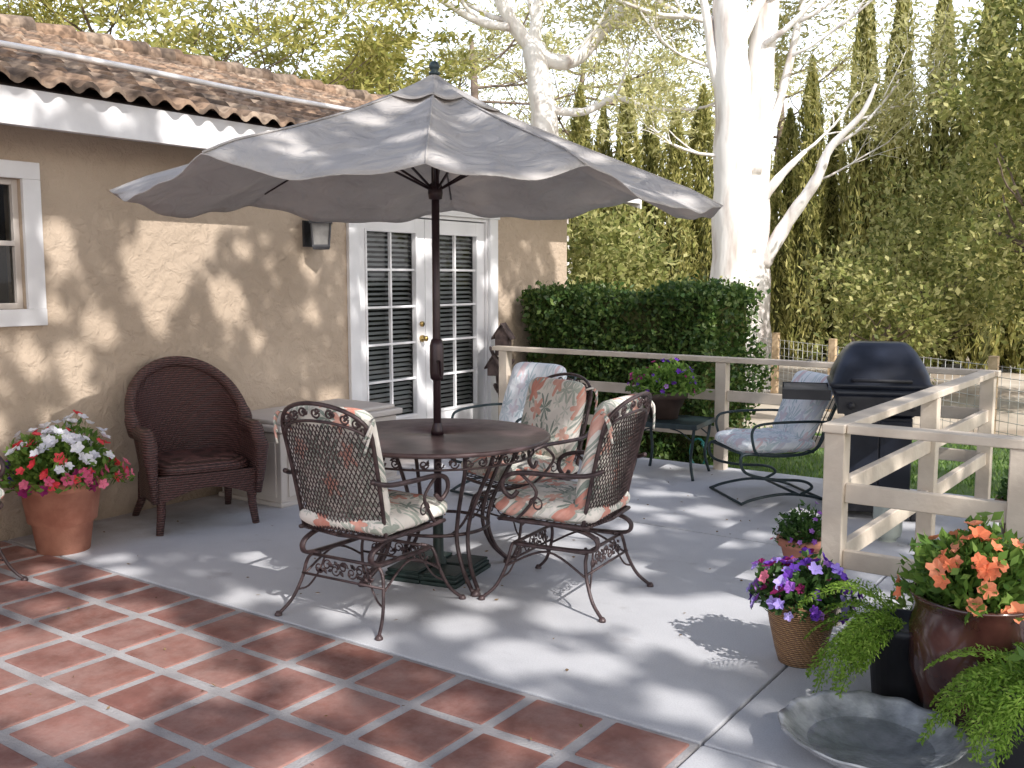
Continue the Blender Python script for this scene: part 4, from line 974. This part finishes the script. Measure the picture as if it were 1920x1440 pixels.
def cypress(loc,h,r,proto=None):
    if proto:
        return copytree(proto,'c',loc,R.uniform(0,360),None,(r,r,h))
    e=empty('cypress_tree','tall narrow dark green cypress in a row','tree',loc,0,'row of columnar cypresses')
    C,D=cyp_mesh(7.0,.55,5200); leaves('crown',C,D,.20,.055,M['cyp'],e,.45)
    b=MB(); b.lathe([(0.1,.1),(.28,.6),(.30,2),(.26,3.4),(.14,4.8),(.05,5.8),(0,6.2)],12,wob=.12,wk=5); b.obj('dark_core',M['core'],e)  # solid dark core filling the crown
    b=MB(); b.tube([(0,0,-.1),(0,0,1.2)],[.12,.08],8); b.obj('trunk',M['barkd'],e); return e
protos=[]
spec=[(1085,22,5.6,.80),(1128,22.5,5.3,.74),(1172,22,5.8,.80),(1215,23,5.5,.76),(1262,22,5.2,.80),(1310,22.4,5.7,.80),(1470,21,5.0,.80),(1508,20.5,5.9,.72),(1553,21,4.9,.74),(1603,20,7.4,.72),(1640,21,4.6,.70),(1668,19.5,7.2,.76),(1705,21,4.6,.72),(1745,19,7.0,.76),(1790,20,5.2,.75),(1838,18,7.2,.85),(1880,19,5.6,.85),(1930,18,7.6,1.0),(1985,18,7.0,1.0),(1360,23,4.8,.9),(1415,22.5,5.0,.9)]
for i,(px,d,h,r) in enumerate(spec):
    loc=site((px-960)/1850*d,d,-.25)
    if i<3:
        e=cypress(loc,h,r); protos.append(e); e.scale=(r,r,h/7*1.05)
    else: cypress(loc,h/7*1.05,r,protos[i%3])
n=18000; a=rng.uniform(0,22,n); bb=rng.uniform(23.5,27,n)+.0*a; zz=-.2+rng.random(n)**1.1*3.6*(.75+.25*np.sin(a*1.7))
C=np.stack([CX+.816*a-.578*bb,.578*a+.816*bb,zz],1); o=leaves('tree_line',C,np.tile([0,0,1.],(n,1)),.34,.15,M['cyp'],jit=.7); tag(o,'dark dense evergreen thicket beyond the garden','thicket',kind='stuff')
def oak(label,a,bb,h,rx,zlo,n,ncl,seed,sz=(.10,.055),mat=None):
    R.seed(seed); rg=np.random.default_rng(seed); o=site(a,bb,-.2); e=empty('oak_tree',label,'tree',o); b=MB(); tips=[]
    limb(b,[(0,0,0),(.1,0,1),(0,.1,2.2),(.1,0,h*.5)],.2,.12) if h>5 else limb(b,[(0,0,0),(.1,0,.5),(0,.1,h*.5)],.1,.05)
    for i in range(7):
        az=i*.9+R.random(); grow(b,(0,0,h*.15+i*h*.04),(math.cos(az),math.sin(az),.5),rx*.7,.06 if h>5 else .03,1,tips)
    b.obj('trunk',M['barkd'],e)
    cs=[]
    for i in range(ncl):
        u=unit(rg.normal(0,1,(1,3)))[0]; q=(.5+.55*rg.random()); cs.append((u[0]*rx*q,u[1]*rx*q,zlo+(h-zlo)*(.5+.5*u[2]*q)))
    C,D=clumps(cs,[.42*R.uniform(.6,1.4) for _ in cs],n//ncl,.8); leaves('crown',C,D,sz[0],sz[1],mat or M['oak'],e,.6); return e
oak('large leafy olive-green oak overhanging the garden fence',7.5,12.8,6.6,1.85,.6,29000,120,31)
oak('leafy olive-green oak beside the fence',6.4,15.5,3.2,1.3,.1,10000,50,32)
oak('low light-leaved shrub tree beside the fence',5.1,13.6,2.1,.8,.3,3000,28,33)
oak('shrubby tree at the corner of the house',1.2,12.6,2.8,1.0,.1,8000,50,34,(.09,.05),M['oak'])
# nearer oak whose drooping boughs reach in over the lawn
R.seed(41); O4=site(6.0,8.6,-.2); e4=empty('oak_tree','oak with low drooping boughs over lawn, shade put in leaf colour','tree',O4); b=MB(); tips4=[]
limb(b,[(0,0,0),(.05,.1,1.4),(0,.0,2.8),(.1,.1,4.6)],.2,.1)
for (a_,bb_,z_) in ((4.0,8.0,4.1),(3.9,8.8,4.35),(4.6,7.6,4.4)):
    tip=site(a_,bb_,z_)-O4; q=limb(b,[Vector((0,0,3.6)),tip*.55+Vector((0,0,2.4)),tip],.06,.015)
    tips4+= [tip,tip+Vector((.25,.1,-.15)),q[-4],q[-7]]
    for k in range(4): grow(b,q[-2-k*2],(R.uniform(-1,1),R.uniform(-1,1),-.25),.45,.012,0,tips4,up=-.1)
b.obj('trunk',M['barkd'],e4)
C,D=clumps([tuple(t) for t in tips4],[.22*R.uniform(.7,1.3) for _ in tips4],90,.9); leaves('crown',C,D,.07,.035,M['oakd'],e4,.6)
# unseen shade tree: crown and gaps laid out to dapple patio and wall
R.seed(77); rg=np.random.default_rng(77); SX,SY=9.5,-7.0
sh=empty('unseen_shade_tree','unseen leafy tree, crown shaped to cast dappled shade on patio','tree',(SX,SY,-.2)); b=MB(); tp=[]
limb(b,[(0,0,0),(.1,.1,2),(-.1,.4,4.5),(.1,1.2,7.0)],.4,.2)
for az,L_ in ((100,4.5),(70,5),(125,4.5),(40,4),(150,3.5)):
    az=math.radians(az); grow(b,(.1,1.0,6.7),(math.cos(az),math.sin(az),.12),L_,.06,1,tp,kids=2)
b.obj('trunk',M['barkd'],sh)
gaps=[(2.15,2.15,.46),(1.8,2.45,.26),(2.6,1.85,.20),(1.55,2.0,.17),(2.75,2.3,.14),(3.75,4.0,.24),(3.45,3.75,.18),(4.0,4.25,.2),(3.3,4.1,.14),(4.1,3.75,.15),(-2.2,4.9,.30),(-1.8,4.6,.24),(-2.4,5.4,.22),(-1.6,5.1,.14),(-2.7,4.4,.22),(-2.9,3.9,.18),(3.5,3.2,.16),(3.1,3.35,.13),(3.8,3.3,.13),(3.6,6.4,.2),(4.0,5.5,.18),(3.1,6.0,.15)]
while len(gaps)<900:
    cx,cy=rg.uniform(-5,9),rg.uniform(-3,9.5); sg_=rg.uniform(.3,.7)
    for k in range(rg.integers(2,6)):
        x,y=cx+rg.normal(0,sg_),cy+rg.normal(0,sg_); r=rg.uniform(.06,.115)
        if all((x-g[0])**2+(y-g[1])**2>(r+g[2]+.055)**2 for g in gaps): gaps.append((x,y,r))
G=np.array(gaps); nL=120000
gx=rg.uniform(-5,9,nL); gy=rg.uniform(-3,9.5,nL); t=rg.uniform(10.5,13,nL); keep=np.ones(nL,bool)
hx_,hy_=SD.x,SD.y; hn=math.hypot(hx_,hy_); ux_,uy_=hx_/hn,hy_/hn
for x0,y0,r0 in G:
    dx,dy=gx-x0,gy-y0; al=(dx*ux_+dy*uy_)*.9; ac=-dx*uy_+dy*ux_
    keep&=(al*al+ac*ac)>(r0+.03)**2
gx,gy,t=gx[keep],gy[keep],t[keep]
C=np.stack([gx+SD.x*t-SX,gy+SD.y*t-SY,SD.z*t+.2],1)
leaves('crown',C,rg.normal(0,1,C.shape),.115,.10,M['shade'],sh,.3)
# ---------------------------------------------------------------- wire fence
fe=empty('wire_fence','welded wire fence with wooden posts along garden','fence')
fb=[15.6,14.2,12.8,11.4,10.0,8.6,7.2]; fp=[site(3.7+(14.6-x)*.261,x,-.2) for x in fb]
for p_ in fp:
    b=MB(); b.box((-.045,-.045,0),(.045,.045,.95)); b.obj('post',M['fencewood'],fe,smooth=False,bevel=.006,loc=p_)
b=MB()
for i in range(len(fp)-1):
    A,B_=fp[i],fp[i+1]
    for k in range(8): z=Vector((0,0,.08+k*.11)); b.tube([A+z,B_+z],.0035,4)
    m=int((B_-A).length/.12)
    for k in range(m): q=A.lerp(B_,k/m); b.tube([q+Vector((0,0,.06)),q+Vector((0,0,.86))],.003,3)
b.obj('wire_mesh',M['wire'],fe)
n=160; P=np.stack([rng.uniform(.1,4.4,n),rng.uniform(.8,7.3,n),np.full(n,.008)],1)
o=leaves('leaf_litter',P,np.stack([rng.normal(0,1,n),rng.normal(0,1,n),np.zeros(n)],1),.022,.009,leafmat('dry_leaf',[(.14,.09,.05),(.28,.19,.10)],.1),jit=.1); tag(o,'scattered dry fallen leaves on paving','leaf litter',kind='stuff')
print('PLACE DONE',len(gaps),len(C))
